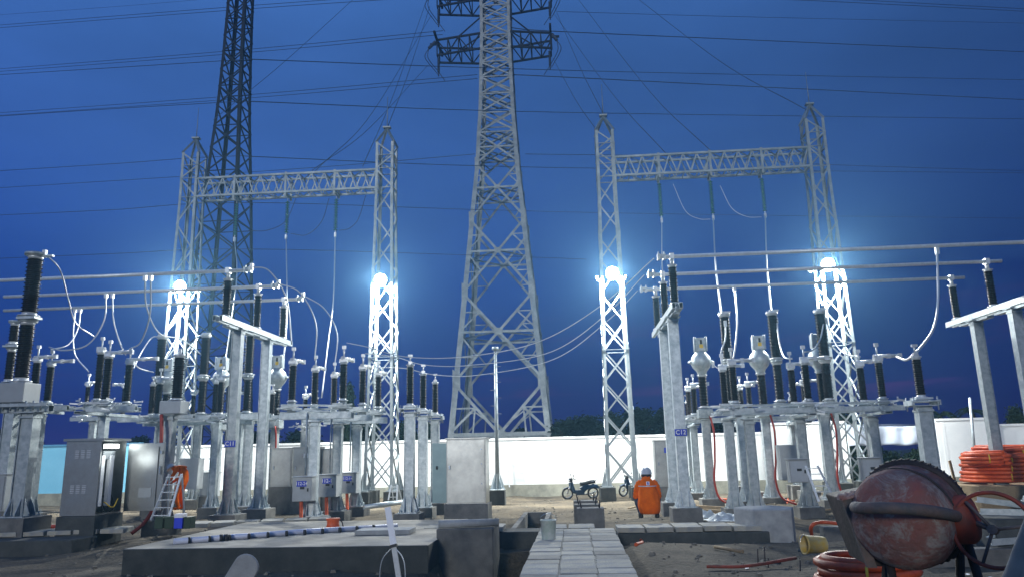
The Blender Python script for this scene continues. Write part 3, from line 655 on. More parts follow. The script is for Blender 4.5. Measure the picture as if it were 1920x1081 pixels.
# ------------------------------------------------------------------ floodlights
def flood(px, py, label, power, big=True, Y=GY-.75, s=1.0, aim=(0, -1, -.25)):
    c = P(px, py, Y); t = thing('floodlight', label, 'floodlight', c, 'lit floodlights on the lattice columns'); a = Vector(aim).normalized(); q = a.to_track_quat('-Y', 'Z').to_matrix()
    w, h = (.72*s, .72*s) if big else (.5*s, .38*s)
    mb = MB(); mb.lathe([(h*.40, -.03), (h*.42, -.06), (h*.36, -.16), (h*.3, -.24), (.02, -.25)], c, 24, axis=a)
    for k in range(6): mb.box(c+q@Vector(((k-2.5)*w*.09, .22, 0)), (.012, .06, h*.7), q)
    mb.build('housing', 'black', t)
    mb = MB(); rr = h*.38; mb.lathe([(rr*.3, .02), (rr*.8, .012), (rr, -.03), (rr, -.06)], c+q@Vector((0, -.0, 0)), 28, axis=a); mb.build('lens', 'lamp', t)
    mb = MB()
    for k in (-1, 1): mb.bar(c+q@Vector((k*w*.54, .1, 0)), c+q@Vector((k*w*.54, .3, -.12)), .03, .012)
    mb.bar(c+q@Vector((-w*.54, .3, -.12)), c+q@Vector((w*.54, .3, -.12)), .04, .02); mb.bar(c+q@Vector((0, .3, -.12)), (c.x, GY-.45, c.z-.15), .04); mb.build('bracket', 'galv', t)
    for (nm, pw, dr, ang, off) in (('flood_beam', power, Vector((0, -1, -.30)) if big else a, 168, a*.30*s), ('wall_beam', power*1.5, Vector((0, 1, -.95)), 150, Vector((0, -.12, -.26)))):  # wall_beam: extra backward spot, added to light the wall and pylon foot
        if nm == 'wall_beam' and not big: continue
        L = bpy.data.lights.new(nm, 'SPOT'); L.energy = pw; L.color = (.97, 1.0, .95); L.shadow_soft_size = .12*s; L.spot_size = R(ang); L.spot_blend = .35
        o = bpy.data.objects.new(nm, L); COL.objects.link(o); o.parent = t; o.location = off; o.rotation_euler = dr.to_track_quat('-Z', 'Y').to_euler()
for a in ((337, 537, 'floodlight on the outer column of the left gantry', FLOOD), (713, 525, 'floodlight on the inner column of the left gantry', FLOOD),
          (1148, 512, 'large floodlight on the inner column of the right gantry', FLOOD*1.1), (1553, 496, 'large floodlight on the outer column of the right gantry', FLOOD*1.1)): flood(*a)
for a in ((1119, 520, 'small side floodlight left of the big lamp on the inner right column', 160, False, GY-.4, .42, (-.6, -1, -.2)), (1173, 518, 'small side floodlight right of the big lamp on the inner right column', 60, False, GY-.4, .3, (.8, -.7, -.2)),
          (1517, 504, 'small side floodlight left of the big lamp on the outer right column', 120, False, GY-.4, .4, (-.6, -1, -.2)), (374, 542, 'tiny side floodlight right of the lamp on the outer left column', 40, False, GY-.4, .28, (.6, -.8, -.2))): flood(*a)
# ------------------------------------------------------------------ right bay
XR = (4.67, 6.73, 8.79)
BUSZ = 7.35
def bus_support(label, X, ys_ins, cols, beam, zb=5.75, tagtxt=None, foot=True, fw=.8):
    t = thing('bus_support', label, 'bus support', (X, (cols[0]+cols[-1])/2, 0), 'steel bus supports')
    mb = MB(); channel(mb, (X-.10, beam[0], zb+.12), (X-.10, beam[1], zb+.12), .10, .17); channel(mb, (X+.10, beam[0], zb+.12), (X+.10, beam[1], zb+.12), .10, .17)
    mb.build('top_beam', 'galv', t)
    for cy in cols:
        column(t, X, cy, .42, zb-.02, .29)
        mb = MB(); mb.bar((X, cy-.85, zb-.03), (X, cy+.85, zb-.03), .22, .05); mb.build('bearing_plate', 'galv', t)
        if foot: footing(t, X, cy, .42, fw, fw, -.3)
    for y in ys_ins:
        insulator(t, X, y, zb+.22, zb+1.38, .13, .098); mb = MB(); mb.cyl((X, y, zb+1.38), (X, y, zb+1.56), .055, 8); mb.box((X, y, zb+1.63), (.12, .19, .17)); mb.build('tube_clamp', 'alu', t)
    if tagtxt:
        cy = cols[0]; z = P(tagtxt[1], tagtxt[2], cy).z; mb = MB(); mb.box((X, cy-.135, z), (.34, .008, .19)); o = mb.build('tag_plate', 'tagblue', t); text(tagtxt[0], (X, cy-.142, z), .17, 'tagwhite', o)
    return t
XS = 3.0; XLs = -10.16; XF = 12.8; YB = (21.0, 23.2, 25.4); ZB = 5.75
bus_support('paired tall grey posts behind the crouching worker with a blue tag and three insulators', XS, YB, (21.7, 23.9), (20.5, 26.0), ZB, ('C12', 1273, 810))
bus_support('paired tall grey posts left of the three numbered boxes with a blue tag', XLs, YB, (21.9, 24.1), (20.5, 26.0), ZB+.13, ('C11', 437, 831))
bus_support('tall leaning-looking grey posts at the right edge carrying the far tube ends', XF, YB, (22.2, 24.3), (20.2, 25.9), ZB)
TZ = ZB+1.63
def bus_tube(x0, x1, y, label, cap=True, clamps=()):
    TZ = ZB+1.63+(.13 if x0 < -5 else 0); t = thing('bus_tube', label, 'busbar', (x0, y, TZ), 'aluminium bus tubes'); mb = MB(); mb.tube([(x0, y, TZ), (x1, y, TZ)], .055, 10); mb.build('tube', 'alu', t)
    for x in clamps:
        mb = MB()
        for k in (-.06, .1): mb.box((x+k, y, TZ), (.07, .17, .17)); mb.bar((x+k, y, TZ+.05), (x+k, y, TZ+.16), .03)
        mb.box((x+.02, y, TZ+.07), (.14, .04, .03)); mb.build('end_clamp', 'galv', t)
xr0 = P(1232, 480, 21).x
bus_tube(xr0, 14.4, YB[0], 'highest-looking and nearest of the three right bus tubes', clamps=(xr0+.1,))
bus_tube(P(1214, 512, 23.2).x, P(1878, 490, 23.2).x, YB[1], 'middle bus tube of the right three', clamps=(P(1214, 512, 23.2).x+.1,))
bus_tube(P(1200, 541, 25.4).x, P(1808, 520, 25.4).x, YB[2], 'lowest-looking and farthest of the three right bus tubes', clamps=(P(1203, 541, 25.4).x+.05,))
xl0 = P(470, 505, 21).x
bus_tube(-21, xl0, YB[0], 'nearest of the three left bus tubes crossing the tall black pole', clamps=(xl0-.1,))
bus_tube(P(8, 552, 23.2).x, P(520, 535, 23.2).x, YB[1], 'middle bus tube of the left three', clamps=(P(520, 535, 23.2).x-.1,))
bus_tube(P(8, 577, 25.4).x, P(568, 557, 25.4).x, YB[2], 'lowest-looking and farthest of the left three bus tubes', clamps=(P(566, 557, 25.4).x-.1,))

def switch3(label, poles, cols, beams, zfoot=.25, colw=.26, rs=.12, extra=None, group='three-phase switches'):
    """poles: (x,y,z0,z1,armdir,armlen); cols: (x,y,ztop,zfoot); beams: ((x0,y0,z),(x1,y1,z),w,h)"""
    x = sum(p[0] for p in poles)/len(poles); y = sum(p[1] for p in poles)/len(poles)
    t = thing('disconnect_switch', label, 'switch', (x, y, 0), group)
    for c in cols:
        column(t, c[0], c[1], c[3] if len(c) > 3 else zfoot, c[2], colw); footing(t, c[0], c[1], c[3] if len(c) > 3 else zfoot, .7, .7)
    for b in beams:
        mb = MB(); channel(mb, b[0], b[1], b[2], b[3]); mb.build('frame_beam', 'galv', t)
    for p in poles:
        insulator(t, p[0], p[1], p[2], p[3], rs, rs*.76); mech(t, p[0], p[1], p[2])
        mb = MB(); q = random.Random(int(p[0]*97+p[1]*31)); x_, y_, z_ = p[0], p[1], p[2]
        for k in range(5):
            a_ = Vector((x_+q.uniform(-.5, .5), y_+q.uniform(-.32, -.12), z_+q.uniform(-.30, .02))); mb.bar(a_, a_+Vector((q.uniform(-.35, .35), q.uniform(-.05, .05), q.uniform(-.08, .10))), .03, .045)
            mb.cyl(a_, a_+Vector((0, 0, .08)), .025, 6)
        mb.bar((x_-.45, y_-.17, z_-.06), (x_+.45, y_-.17, z_-.06), .05, .03); mb.bar((x_-.35, y_+.2, z_-.02), (x_+.4, y_+.2, z_-.05), .05, .03); mb.build('linkage', 'alu', t)
        if p[5] > 0: arm(t, p[0], p[1], p[3], p[4], p[5])
        else:
            mb = MB(); clamp(mb, p[0], p[1], p[3]); mb.build('terminal_clamp', 'alu', t)
    return t
poles = []
for X in XR: poles += [(X, 22.1, 3.25, 4.35, (1, 0, 0), .62), (X, 23.5, 3.25, 4.35, (1, 0, 0), .62)]
zc = 2.78
sw = switch3('near three-phase switch of the right bay with long beams and six brown insulators', poles, [(X-.1, 22.8, zc, .3) for X in XR]+[(XR[0]+.45, 22.6, zc, .3)],
        [((4.3, 22.1, 3.0), (9.35, 22.1, 3.0), .14, .14), ((4.3, 23.5, 3.02), (9.5, 23.5, 3.02), .14, .14)]+[((X, 21.8, 2.87), (X, 23.8, 2.87), .2, .07) for X in XR]+[((4.1, 22.4, 3.19), (9.2, 22.4, 3.19), .05, .05), ((4.1, 23.1, 3.21), (9.3, 23.1, 3.21), .05, .05)])
ctrl_box(sw, *P(1495, 882, 22.2), .50, .62, .3); ctrl_box(sw, *P(1632, 879, 22.2), .52, .6, .3)
for px in (1488, 1518): pass
def ct(label, X, Y, zb=3.4, foot=.3, hose=True, m=1):
    t = thing('current_transformer', label, 'transformer', (X, Y, 0), 'current transformers'); column(t, X, Y, foot, zb-.42, .27); footing(t, X, Y, foot)
    mb = MB(); mb.box((X, Y, zb-.22), (.5, .5, .32)); mb.box((X, Y, zb-.05), (.36, .36, .05)); mb.box((X+.1, Y-.27, zb-.2), (.16, .06, .2)); mb.build('base_tank', 'galv', t, bevel=.03)
    insulator(t, X, Y, zb, zb+1.16, .17, .13)
    z = zb+1.16; mb = MB()
    prof = [(.13, 0), (.16, .05), (.18, .12), (.30, .26), (.355, .38), (.365, .50), (.33, .64), (.25, .74), (.20, .80), (.19, .86)]
    mb.lathe(prof, (X, Y, z), 20); mb.cyl((X-.46, Y, z+.46), (X+.46, Y, z+.46), .035, 8); mb.cyl((X-.40, Y, z+.46), (X-.33, Y, z+.46), .07, 10); mb.cyl((X+.33, Y, z+.46), (X+.40, Y, z+.46), .07, 10); mb.build('head_tank', 'galv', t)
    mb = MB(); mb.box((X, Y, z+1.08), (.40, .36, .50)); mb.cyl((X-.2, Y-.16, z+.84), (X-.2, Y-.16, z+1.36), .045, 8); mb.cyl((X+.2, Y-.16, z+.84), (X+.2, Y-.16, z+1.36), .045, 8); mb.build('expansion_box', 'galv', t, bevel=.02)
    mb = MB(); mb.box((X+.02, Y-.184, z+1.02), (.13, .006, .13)); mb.build('warning_sticker', 'yellow', t)
    mb = MB(); mb.box((X+.02, Y-.19, z+1.17), (.07, .008, .15)); mb.build('oil_gauge', 'black', t)
    if hose: hose_part(t, [(X+.12, Y-.3, zb-.3), (X+.2, Y-.36, zb-.9), (X+.17, Y-.3, 1.6), (X+.1, Y-.3, .9), (X+.22, Y-.4, .32), (X+.6, Y-.7, .1)])
    return t
ct('oil-filled transformer head with yellow sticker nearest the paired posts in the right bay', XR[0], 27.2); ct('middle oil-filled transformer head with yellow sticker in the right bay', XR[1], 27.2); ct('right bay transformer head half hidden by a tall black pole', XR[2], 27.2)
CLX = [P(314, 720, 29).x, P(415, 720, 29).x, P(520, 715, 29).x]
ct('leftmost oil-filled transformer head in the left bay beside the dark insulator on a box', CLX[0], 29, 3.5, hose=False); ct('left bay transformer head just left of the paired steel posts', CLX[1], 29, 3.5); ct('left bay transformer head seen right of the paired steel posts', CLX[2], 29, 3.5)
def breaker(label, xs, Y, zb, h1=1.28, h2=1.56, zf=.3, rs=.185):
    t = thing('circuit_breaker', label, 'circuit breaker', (xs[1], Y, 0), 'tall circuit breakers')
    for x in (xs[0]+.25, xs[2]-.25): column(t, x, Y, zf, zb-.42, .28); footing(t, x, Y, zf)
    mb = MB(); channel(mb, (xs[0]-.4, Y-.16, zb-.3), (xs[2]+.4, Y-.16, zb-.3), .08, .22); channel(mb, (xs[0]-.4, Y+.16, zb-.3), (xs[2]+.4, Y+.16, zb-.3), .08, .22); mb.build('frame_beam', 'galv', t)
    for x in xs:
        mb = MB(); mb.cyl((x, Y, zb-.3), (x, Y, zb), .17, 14); mb.box((x, Y, zb-.12), (.42, .36, .14)); mb.build('pole_base', 'galv', t)
        insulator(t, x, Y, zb, zb+h1, rs*.88, rs*.68, 'lower_insulator'); mb = MB(); mb.cyl((x, Y, zb+h1), (x, Y, zb+h1+.12), rs*1.05, 14); mb.box((x-.0, Y-.2, zb+h1+.06), (.2, .2, .06)); mb.build('middle_flange', 'galv', t)
        insulator(t, x, Y, zb+h1+.12, zb+h1+.12+h2, rs, rs*.76, 'upper_insulator')
        z = zb+h1+.12+h2; mb = MB(); mb.cyl((x, Y, z), (x, Y, z+.05), rs*1.1, 14)
        for k in range(8): a = k*math.pi/4; mb.cyl((x+rs*.9*math.cos(a), Y+rs*.9*math.sin(a), z-.03), (x+rs*.9*math.cos(a), Y+rs*.9*math.sin(a), z+.09), .016, 6)
        mb.box((x+.05, Y-.1, z+.09), (.3, .1, .05)); mb.build('top_terminal', 'alu', t)
    mb = MB(); mb.box((xs[1], Y-.42, 1.5), (.7, .45, 1.1)); mb.build('drive_cabinet', 'boxgrey', t, bevel=.01)
    return t
bx = [P(1366, 690, 25.6).x, P(1457, 690, 25.6).x, P(1548, 690, 25.6).x]; zbb = P(1457, 752, 25.6).z
breaker('three tall two-stage black breaker poles in the right bay', bx, 25.6, zbb)
bxl = [P(299, 700, 27.5).x, P(382, 700, 27.5).x, P(466, 700, 27.5).x]
breaker('three tall two-stage black breaker poles in the left bay', bxl, 27.5, P(382, 775, 27.5).z, 1.30, 1.55, .35)
poles = []
for X in XR: poles += [(X, 29.3, 3.25, 4.3, (1, 0, 0), .55), (X, 30.7, 3.25, 4.3, (1, 0, 0), .55)]
switch3('far three-phase switch of the right bay close to the gantry', poles, [(X, 30, 2.8, .35) for X in XR], [((4.1, 29.3, 3.05), (9.5, 29.3, 3.05), .12, .14), ((4.1, 30.7, 3.05), (9.5, 30.7, 3.05), .12, .14)]+[((X, 29, 2.88), (X, 31, 2.88), .2, .07) for X in XR])
def post(label, X, Y, zf, zi0, zi1, colw=.27, rs=.12, name='post_insulator', group='lone post insulators', top=None, ring=True, fw=.75):
    t = thing(name, label, 'insulator', (X, Y, 0), group); column(t, X, Y, zf, zi0-.2, colw); footing(t, X, Y, zf, fw, fw)
    mb = MB(); mb.box((X, Y, zi0-.09), (colw*2, colw*1.6, .03)); mb.box((X, Y, zi0-.02), (colw*1.2, colw*1.1, .05))
    for a in (-1, 1):
        for b in (-1, 1): mb.cyl((X+a*colw*.85, Y+b*colw*.6, zi0-.3), (X+a*colw*.85, Y+b*colw*.6, zi0+.02), .018, 6)
    for s in (-1, 1): mb.bar((X+s*colw*.98, Y-colw*.7, zi0-.12), (X+s*colw*.98, Y+colw*.7, zi0-.12), .04, .12)
    mb.build('head_plate', 'galv', t); insulator(t, X, Y, zi0, zi1, rs, rs*.76); mb = MB(); clamp(mb, X, Y, zi1); mb.build('terminal_clamp', 'alu', t); return t
for i, (X, l) in enumerate(zip(XR, ('leftmost', 'middle', 'rightmost'))): post(l+' short post insulator beside the foot of the right gantry', X, 31.2-.0, .5, 3.0, 3.85, .2, .1, group='short posts under the right gantry')
pz = P(1728, 748, 18.5); post('single post insulator on a wide grey column right of the concrete mixer drum', pz.x, 18.5, .2, P(1724, 745, 18.5).z, P(1718, 668, 18.5).z, .32, .115)
# ------------------------------------------------------------------ coupler switches with the numbered boxes
def coupler(Y, X1, X2, X0, label, box):
    a = P(1070, 745, Y).z; t = thing('disconnect_switch', label, 'switch', (X0, Y, 0), 'switches with numbered boxes'); z0 = 3.62; z1 = 4.78
    column(t, X0, Y, .32, 3.02, .28); footing(t, X0, Y, .32, .8, .8)
    mb = MB(); channel(mb, (X1-.3, Y-.12, 3.2), (X2+.3, Y-.12, 3.2), .08, .2); channel(mb, (X1-.3, Y+.12, 3.2), (X2+.3, Y+.12, 3.2), .08, .2); mb.build('frame_beam', 'galv', t)
    for x in (X1, X2):
        mb = MB(); mb.cyl((x, Y, 3.3), (x, Y, z0), .12, 12); mb.box((x, Y, 3.42), (.5, .42, .06)); mb.box((x-.1, Y-.18, 3.5), (.3, .08, .1)); mb.bar((x-.35, Y-.25, 3.42), (x+.35, Y-.2, 3.5), .03, .05); mb.build('rotating_base', 'galv', t)
        insulator(t, x, Y, z0, z1, .125, .095); arm(t, x, Y, z1, (.15, 1, 0), .62)
    mb = MB(); mb.bar((X1, Y-.22, 3.52), (X2, Y-.22, 3.46), .04, .06); mb.bar((X1+.1, Y-.2, 3.38), (X0+.5, Y-.24, 3.30), .03, .04); mb.tube([(X0-.17, Y-.2, 1.5), (X0-.17, Y-.2, 3.3)], .025, 6); mb.build('operating_rod', 'galv', t)
    ctrl_box(t, X0-.12, Y-.36, 1.10, .56, .66, .38, box)
    hose_part(t, [(X0-.2, Y-.36, .78), (X0-.18, Y-.38, .45), (X0-.12, Y-.5, .1)], .055, 'hose'); 
    return t
coupler(22.0, -8.42, -6.85, -7.68, 'nearest box-fitted switch numbered 112-24', '112-24'); coupler(24.0, -8.42, -6.82, -7.6, 'middle box-fitted switch numbered 112-1', '112-1'); coupler(26.0, -8.42, -6.82, -7.55, 'farthest box-fitted switch numbered 112-14', '112-14')
for y, px, l in ((21.8, 768, 'nearest'), (24.0, 793, 'middle'), (26.2, 816, 'farthest')):
    z0 = P(px, 760 if y < 22 else (768 if y < 25 else 776), y); z1 = P(px, 683 if y < 22 else (700 if y < 25 else 716), y)
    post(l+' of the three lone post insulators left of the steel kiosk', P(px, 850, y).x, y, .38, z0.z, z1.z, .28, .12, group='lone post insulators left of the steel kiosk')
# ------------------------------------------------------------------ left bay
def LP(px, yt, yb, Y, d, L): a = P(px, (yt+yb)/2, Y); return (a.x, Y, P(px, yb, Y).z, P(px, yt, Y).z, d, L)
LPo = [LP(66, 676, 752, 22.6, (1, .0, 0), .6), LP(92, 684, 754, 23.9, (1, 0, 0), .75), LP(201, 668, 752, 21.6, (1, 0, 0), .7), LP(186, 660, 750, 22.8, (-1, 0, 0), .1), LP(240, 680, 755, 24, (1, 0, 0), .95)]
zb_ = min(p[2] for p in LPo)
cA = P(52, 880, 22.9).x; cB = P(190, 830, 22.9).x
def lz(i): return LPo[i][2]-.22
switch3('near three-phase switch of the left bay behind the tall black pole', LPo, [(cA, 23.2, lz(0)-.1, .45), (cB+.2, 22.6, lz(2)-.15, .4)],
        [((LPo[0][0]-1.0, 22.6, lz(0)), (LPo[0][0]+1.2, 22.6, lz(0)), .14, .16), ((LPo[1][0]-1.2, 23.9, lz(1)), (LPo[1][0]+1.0, 23.9, lz(1)), .14, .16),
         ((LPo[2][0]-.55, 21.6, lz(2)), (LPo[2][0]+1.0, 21.6, lz(2)), .14, .16), ((LPo[3][0]-.4, 22.8, lz(3)), (LPo[3][0]+1.1, 22.8, lz(3)), .14, .16), ((LPo[4][0]-1.1, 24, lz(4)), (LPo[4][0]+.5, 24, lz(4)), .14, .16),
         ((LPo[0][0]-.9, 23.2, lz(0)-.0), (LPo[4][0], 23.2, lz(0)-.0), .06, .06), ((cA, 22.3, lz(0)-.06), (cA, 24.2, lz(0)-.06), .2, .08), ((cB+.2, 21.3, lz(2)-.1), (cB+.2, 24.3, lz(2)-.1), .22, .09)], rs=.135)
LQ = [LP(285, 720, 778, 26.9, (1, 0, 0), .0), LP(298, 716, 778, 25.7, (1, 0, 0), .75), LP(404, 716, 776, 26.9, (1, 0, 0), 0), LP(414, 712, 776, 25.7, (1, 0, 0), .65), LP(510, 735, 780, 27.0, (1, 0, 0), 0)]
switch3('middle three-phase switch of the left bay behind the paired steel posts', LQ, [(P(296, 850, 26.2).x+.1, 26.2, LQ[0][2]-.3, .35), (P(398, 850, 26.2).x+.1, 26.2, LQ[0][2]-.3, .35), (P(470, 850, 26.5).x-.1, 26.5, LQ[0][2]-.3, .35)],
        [((LQ[0][0]-.5, 25.7, LQ[0][2]-.2), (LQ[4][0]+.5, 25.7, LQ[0][2]-.2), .13, .17), ((LQ[0][0]-.5, 26.9, LQ[0][2]-.2), (LQ[4][0]+.5, 26.9, LQ[0][2]-.2), .13, .17)])
LS = [LP(163, 722, 776, 30.6, (1, 0, 0), .4), LP(232, 725, 778, 30.6, (-1, 0, 0), .5), LP(362, 738, 786, 30.6, (1, 0, 0), .4), LP(438, 742, 788, 30.6, (1, 0, 0), .4), LP(572, 745, 795, 30.6, (1, 0, 0), .3), LP(592, 745, 795, 30.6, (1, 0, 0), 0)]
switch3('far three-phase switch of the left bay near the gantry foot', LS, [(P(x, 850, 30.6).x, 30.6, LS[0][2]-.3, .4) for x in (170, 368, 462, 570)],
        [((LS[0][0]-.5, 30.4, LS[0][2]-.2), (LS[5][0]+.6, 30.4, LS[0][2]-.2), .13, .16), ((LS[0][0]-.5, 31.1, LS[0][2]-.2), (LS[5][0]+.6, 31.1, LS[0][2]-.2), .13, .16)], rs=.105)
# tall near poles at the left edge
def tall_pole(px, Y, yt, ym, yb, label, rs=.2, colpx=(48, 880), zf=.72, box=True):
    X = P(px, yb-8, Y).x; z0 = P(px, yb, Y).z; zm = P(px, ym, Y).z; z1 = P(px, yt, Y).z
    t = thing('surge_arrester', label, 'arrester', (X, Y, 0), 'tall two-stage poles at the left edge')
    insulator(t, X, Y, z0, zm-.07, rs*.95, rs*.76, 'lower_insulator', .1); mb = MB(); mb.cyl((X, Y, zm-.07), (X, Y, zm+.07), rs*1.15, 16); mb.box((X+.1, Y-.1, zm), (.5, .3, .06)); mb.build('middle_flange', 'galv', t)
    insulator(t, X, Y, zm+.07, z1, rs, rs*.78, 'upper_insulator', .1)
    mb = MB(); mb.cyl((X, Y, z1), (X, Y, z1+.07), rs*1.3, 18); mb.box((X+.34, Y, z1-.02), (.3, .1, .05)); mb.build('top_cap', 'galv', t)
    if box:
        zt = z0-.03; mb = MB(); mb.box((X-.12, Y, zt-.26), (.92, .62, .5)); mb.cyl((X, Y, zt-.05), (X, Y, zt+.05), rs*1.2, 16); mb.build('terminal_box', 'boxgrey', t, bevel=.02)
        mb = MB(); channel(mb, (X-1.3, Y, zt-.66), (X+.9, Y, zt-.66), .2, .18); channel(mb, (X-1.3, Y-.3, zt-.58), (X+1.0, Y-.3, zt-.58), .06, .08)
        for k in range(9): mb.cyl((X-.8+k*.2, Y-.25, zt-.72), (X-.8+k*.2, Y-.25, zt-.48), .025, 6)
        mb.build('frame_beam', 'galv', t)
        zc = zt-.77
    else: zc = z0-.1
    cx = P(colpx[0], colpx[1], Y).x
    column(t, cx, Y, zf, zc, .36); footing(t, cx, Y, zf, 1.0, 1.0, -.3)
    if box:
        column(t, cx-.33, Y+.35, zf, zc-.1, .2, gusset=False); hose_part(t, [(cx-.62, Y-.2, zf+.4), (cx-.5, Y-.25, zf+.2), (cx-.62, Y-.3, zf-.05)], .05, 'hose')
    return X, z1, z0
TPX, TPZ, _ = tall_pole(40, 18.0, 481, 598, 715, 'tall black two-stage insulator on a grey box nearest the left edge', .2, (46, 880), .72)
tall_pole(16, 22.5, 605, 650, 716, 'shorter black two-stage insulator half hidden behind the tall pole', .15, (10, 880), .5, box=False)
def small_vt():
    Y = 20.5; X = P(327, 760, Y).x; z0 = P(331, 750, Y).z; z1 = P(333, 666, Y).z; t = thing('voltage_transformer', 'dark insulator standing on a grey box above the stepladder', 'transformer', (X, Y, 0))
    insulator(t, X+.05, Y, z0, z1, .165, .125); mb = MB(); mb.cyl((X+.05, Y, z1), (X+.05, Y, z1+.03), .15, 14); mb.cyl((X+.05, Y, z1), (X+.05, Y, z1+.2), .045, 8); mb.build('top_terminal', 'alu', t)
    mb = MB(); mb.box((X, Y, z0-.2), (.62, .5, .36)); mb.build('terminal_box', 'boxgrey', t, bevel=.02)
    column(t, X-.1, Y, .4, z0-.42, .3); footing(t, X-.1, Y, .4); mb = MB(); channel(mb, (X-.3, Y, z0-.46), (X+.6, Y, z0-.46), .14, .1); mb.build('frame_beam', 'galv', t)
    hose_part(t, [(X-.2, Y-.28, z0-.4), (X-.12, Y-.34, z0-1.0), (X-.12, Y-.3, 1.5), (X-.16, Y-.3, .9), (X-.35, Y-.4, .4), (X-.6, Y-.6, .1)], .05)
small_vt()
# ------------------------------------------------------------------ cables
def cable(label, pts, r=.022, m='cable', fit=True, cat='cable', group='flexible jumper cables', n=10, ends=(True, False)):
    w = [P(*p) for p in pts] if not isinstance(pts[0], Vector) else pts
    t = thing('jumper_cable', label, cat, w[0], group); mb = MB(); mb.tube(spline(w, n), r, 6); mb.build('conductor', m, t)
    if fit:
        mb = MB()
        if ends[0]: mb.box(w[0], (.09, .09, .2))
        if ends[1]: mb.box(w[-1], (.09, .09, .14))
        mb.build('end_fitting', 'alu', t)
cable('upper jumper cable arching from the left tube end to the nearest numbered switch', [(472, 500, 21), (505, 508, 21.4), (537, 560, 21.8), (547, 645, 22)])
cable('middle jumper cable arching down from the left middle tube end', [(522, 531, 23.2), (562, 548, 23.4), (592, 605, 23.8), (590, 675, 24)])
cable('lower thin jumper cable arching from the farthest left tube end', [(568, 553, 25.4), (608, 578, 25.6), (632, 625, 25.9), (627, 690, 26)])
cable('dark cable curving off the top of the tall black pole at left', [(84, 476, 18), (112, 505, 18.5), (128, 560, 19.5), (142, 605, 20.5), (176, 630, 22)], .018)
cable('cable hanging from the far left tube down to the left switch frame', [(141, 580, 25.4), (137, 625, 25), (141, 665, 24.5), (166, 696, 24)], .024)
cable('cable from the far left tube looping left to the switch head', [(151, 580, 25.4), (146, 615, 25), (128, 645, 24.3), (95, 655, 23.8)], .024)
cable('long loop from the middle left tube back to the left switch head', [(199, 553, 23.2), (195, 600, 23.2), (165, 645, 23.3), (120, 656, 23.5), (92, 650, 23.8)], .024)
cable('cable from the middle left tube down to the switch arm', [(211, 553, 23.2), (213, 600, 23.2), (226, 645, 23.3), (236, 665, 23.5)], .024)
cable('cable from the nearest left tube drooping to the transformer head', [(272, 520, 21), (275, 575, 22), (300, 625, 24), (345, 638, 26), (402, 686, 28.5)], .024)
cable('cable from the nearest left tube curling back left', [(283, 520, 21), (281, 590, 22), (264, 640, 23), (244, 653, 23.8)], .024)
cable('short arched cable over the leftmost breaker pole', [(300, 630, 27.5), (284, 633, 27.2), (268, 655, 26.5), (250, 690, 25)], .024)
cable('short drooping cable between two left switch heads', [(250, 678, 24), (262, 690, 24.5), (288, 697, 25.6)], .022)
cable('short arched cable over the middle left breaker pole', [(385, 632, 27.5), (370, 630, 27.6), (358, 655, 28), (348, 690, 28.5)], .022)
cable('thick cable dropping from the nearest right tube in a long curve', [(1757, 470, 21), (1759, 560, 20.6), (1752, 610, 20), (1735, 640, 19.3), (1713, 664, 18.6), (1698, 674, 19.5), (1681, 668, 21.5)], .032, ends=(True, False))
cable('cable hanging from the farthest right tube to the near right switch', [(1377, 540, 25.4), (1382, 600, 24.8), (1379, 645, 24), (1375, 672, 23.5)], .026)
cable('cable looping off the middle right breaker pole', [(1456, 600, 25.6), (1462, 645, 24.8), (1470, 668, 24), (1485, 672, 23.5)], .024)
cable('cable looping left off the rightmost breaker pole', [(1545, 602, 25.6), (1538, 635, 24.6), (1524, 655, 23.4), (1509, 659, 22.3)], .024)
cable('cable looping right off the rightmost breaker pole', [(1549, 600, 25.6), (1568, 645, 24.8), (1588, 664, 24), (1613, 668, 23.5)], .024)
cable('cable hanging down the leftmost right-bay breaker pole', [(1360, 606, 25.4), (1360, 635, 25.1), (1352, 660, 24.8), (1354, 690, 24.9)], .022)
cable('thin link between the leftmost right-bay transformer and breaker', [(1337, 683, 27), (1347, 690, 26.3), (1358, 691, 25.7)], .018)
cable('dropper from the middle right-gantry string to the breaker', [eR[1], P(1342, 500, 29.4), P(1354, 600, 25.6)], .028, group='droppers from the gantries', n=6)
cable('dropper from the right-gantry string farthest right', [eR[2], P(1438, 500, 29.4), P(1448, 600, 25.6)], .028, group='droppers from the gantries', n=6)
cable('dropper behind the paired posts from the right gantry', [eR[0], P(1243, 520, 31.4), P(1262, 650, 31.2), P(1282, 748, 31.0)], .024, group='droppers from the gantries', n=6)
cable('dropper just right of the dark pylon from the left gantry', [eL[1], P(538, 560, 30), P(535, 640, 29.3), P(528, 700, 29)], .026, group='droppers from the gantries', n=6)
cable('long slanting dropper from the left gantry nearest its inner column', [eL[2], P(625, 560, 31.2), P(614, 650, 30.9), P(603, 745, 30.6)], .030, group='droppers from the gantries', n=6)
cable('dropper passing the left edge of the dark pylon', [eL[0], P(444, 520, 30.8), P(428, 640, 30), P(420, 690, 29)], .022, group='droppers from the gantries', n=6)
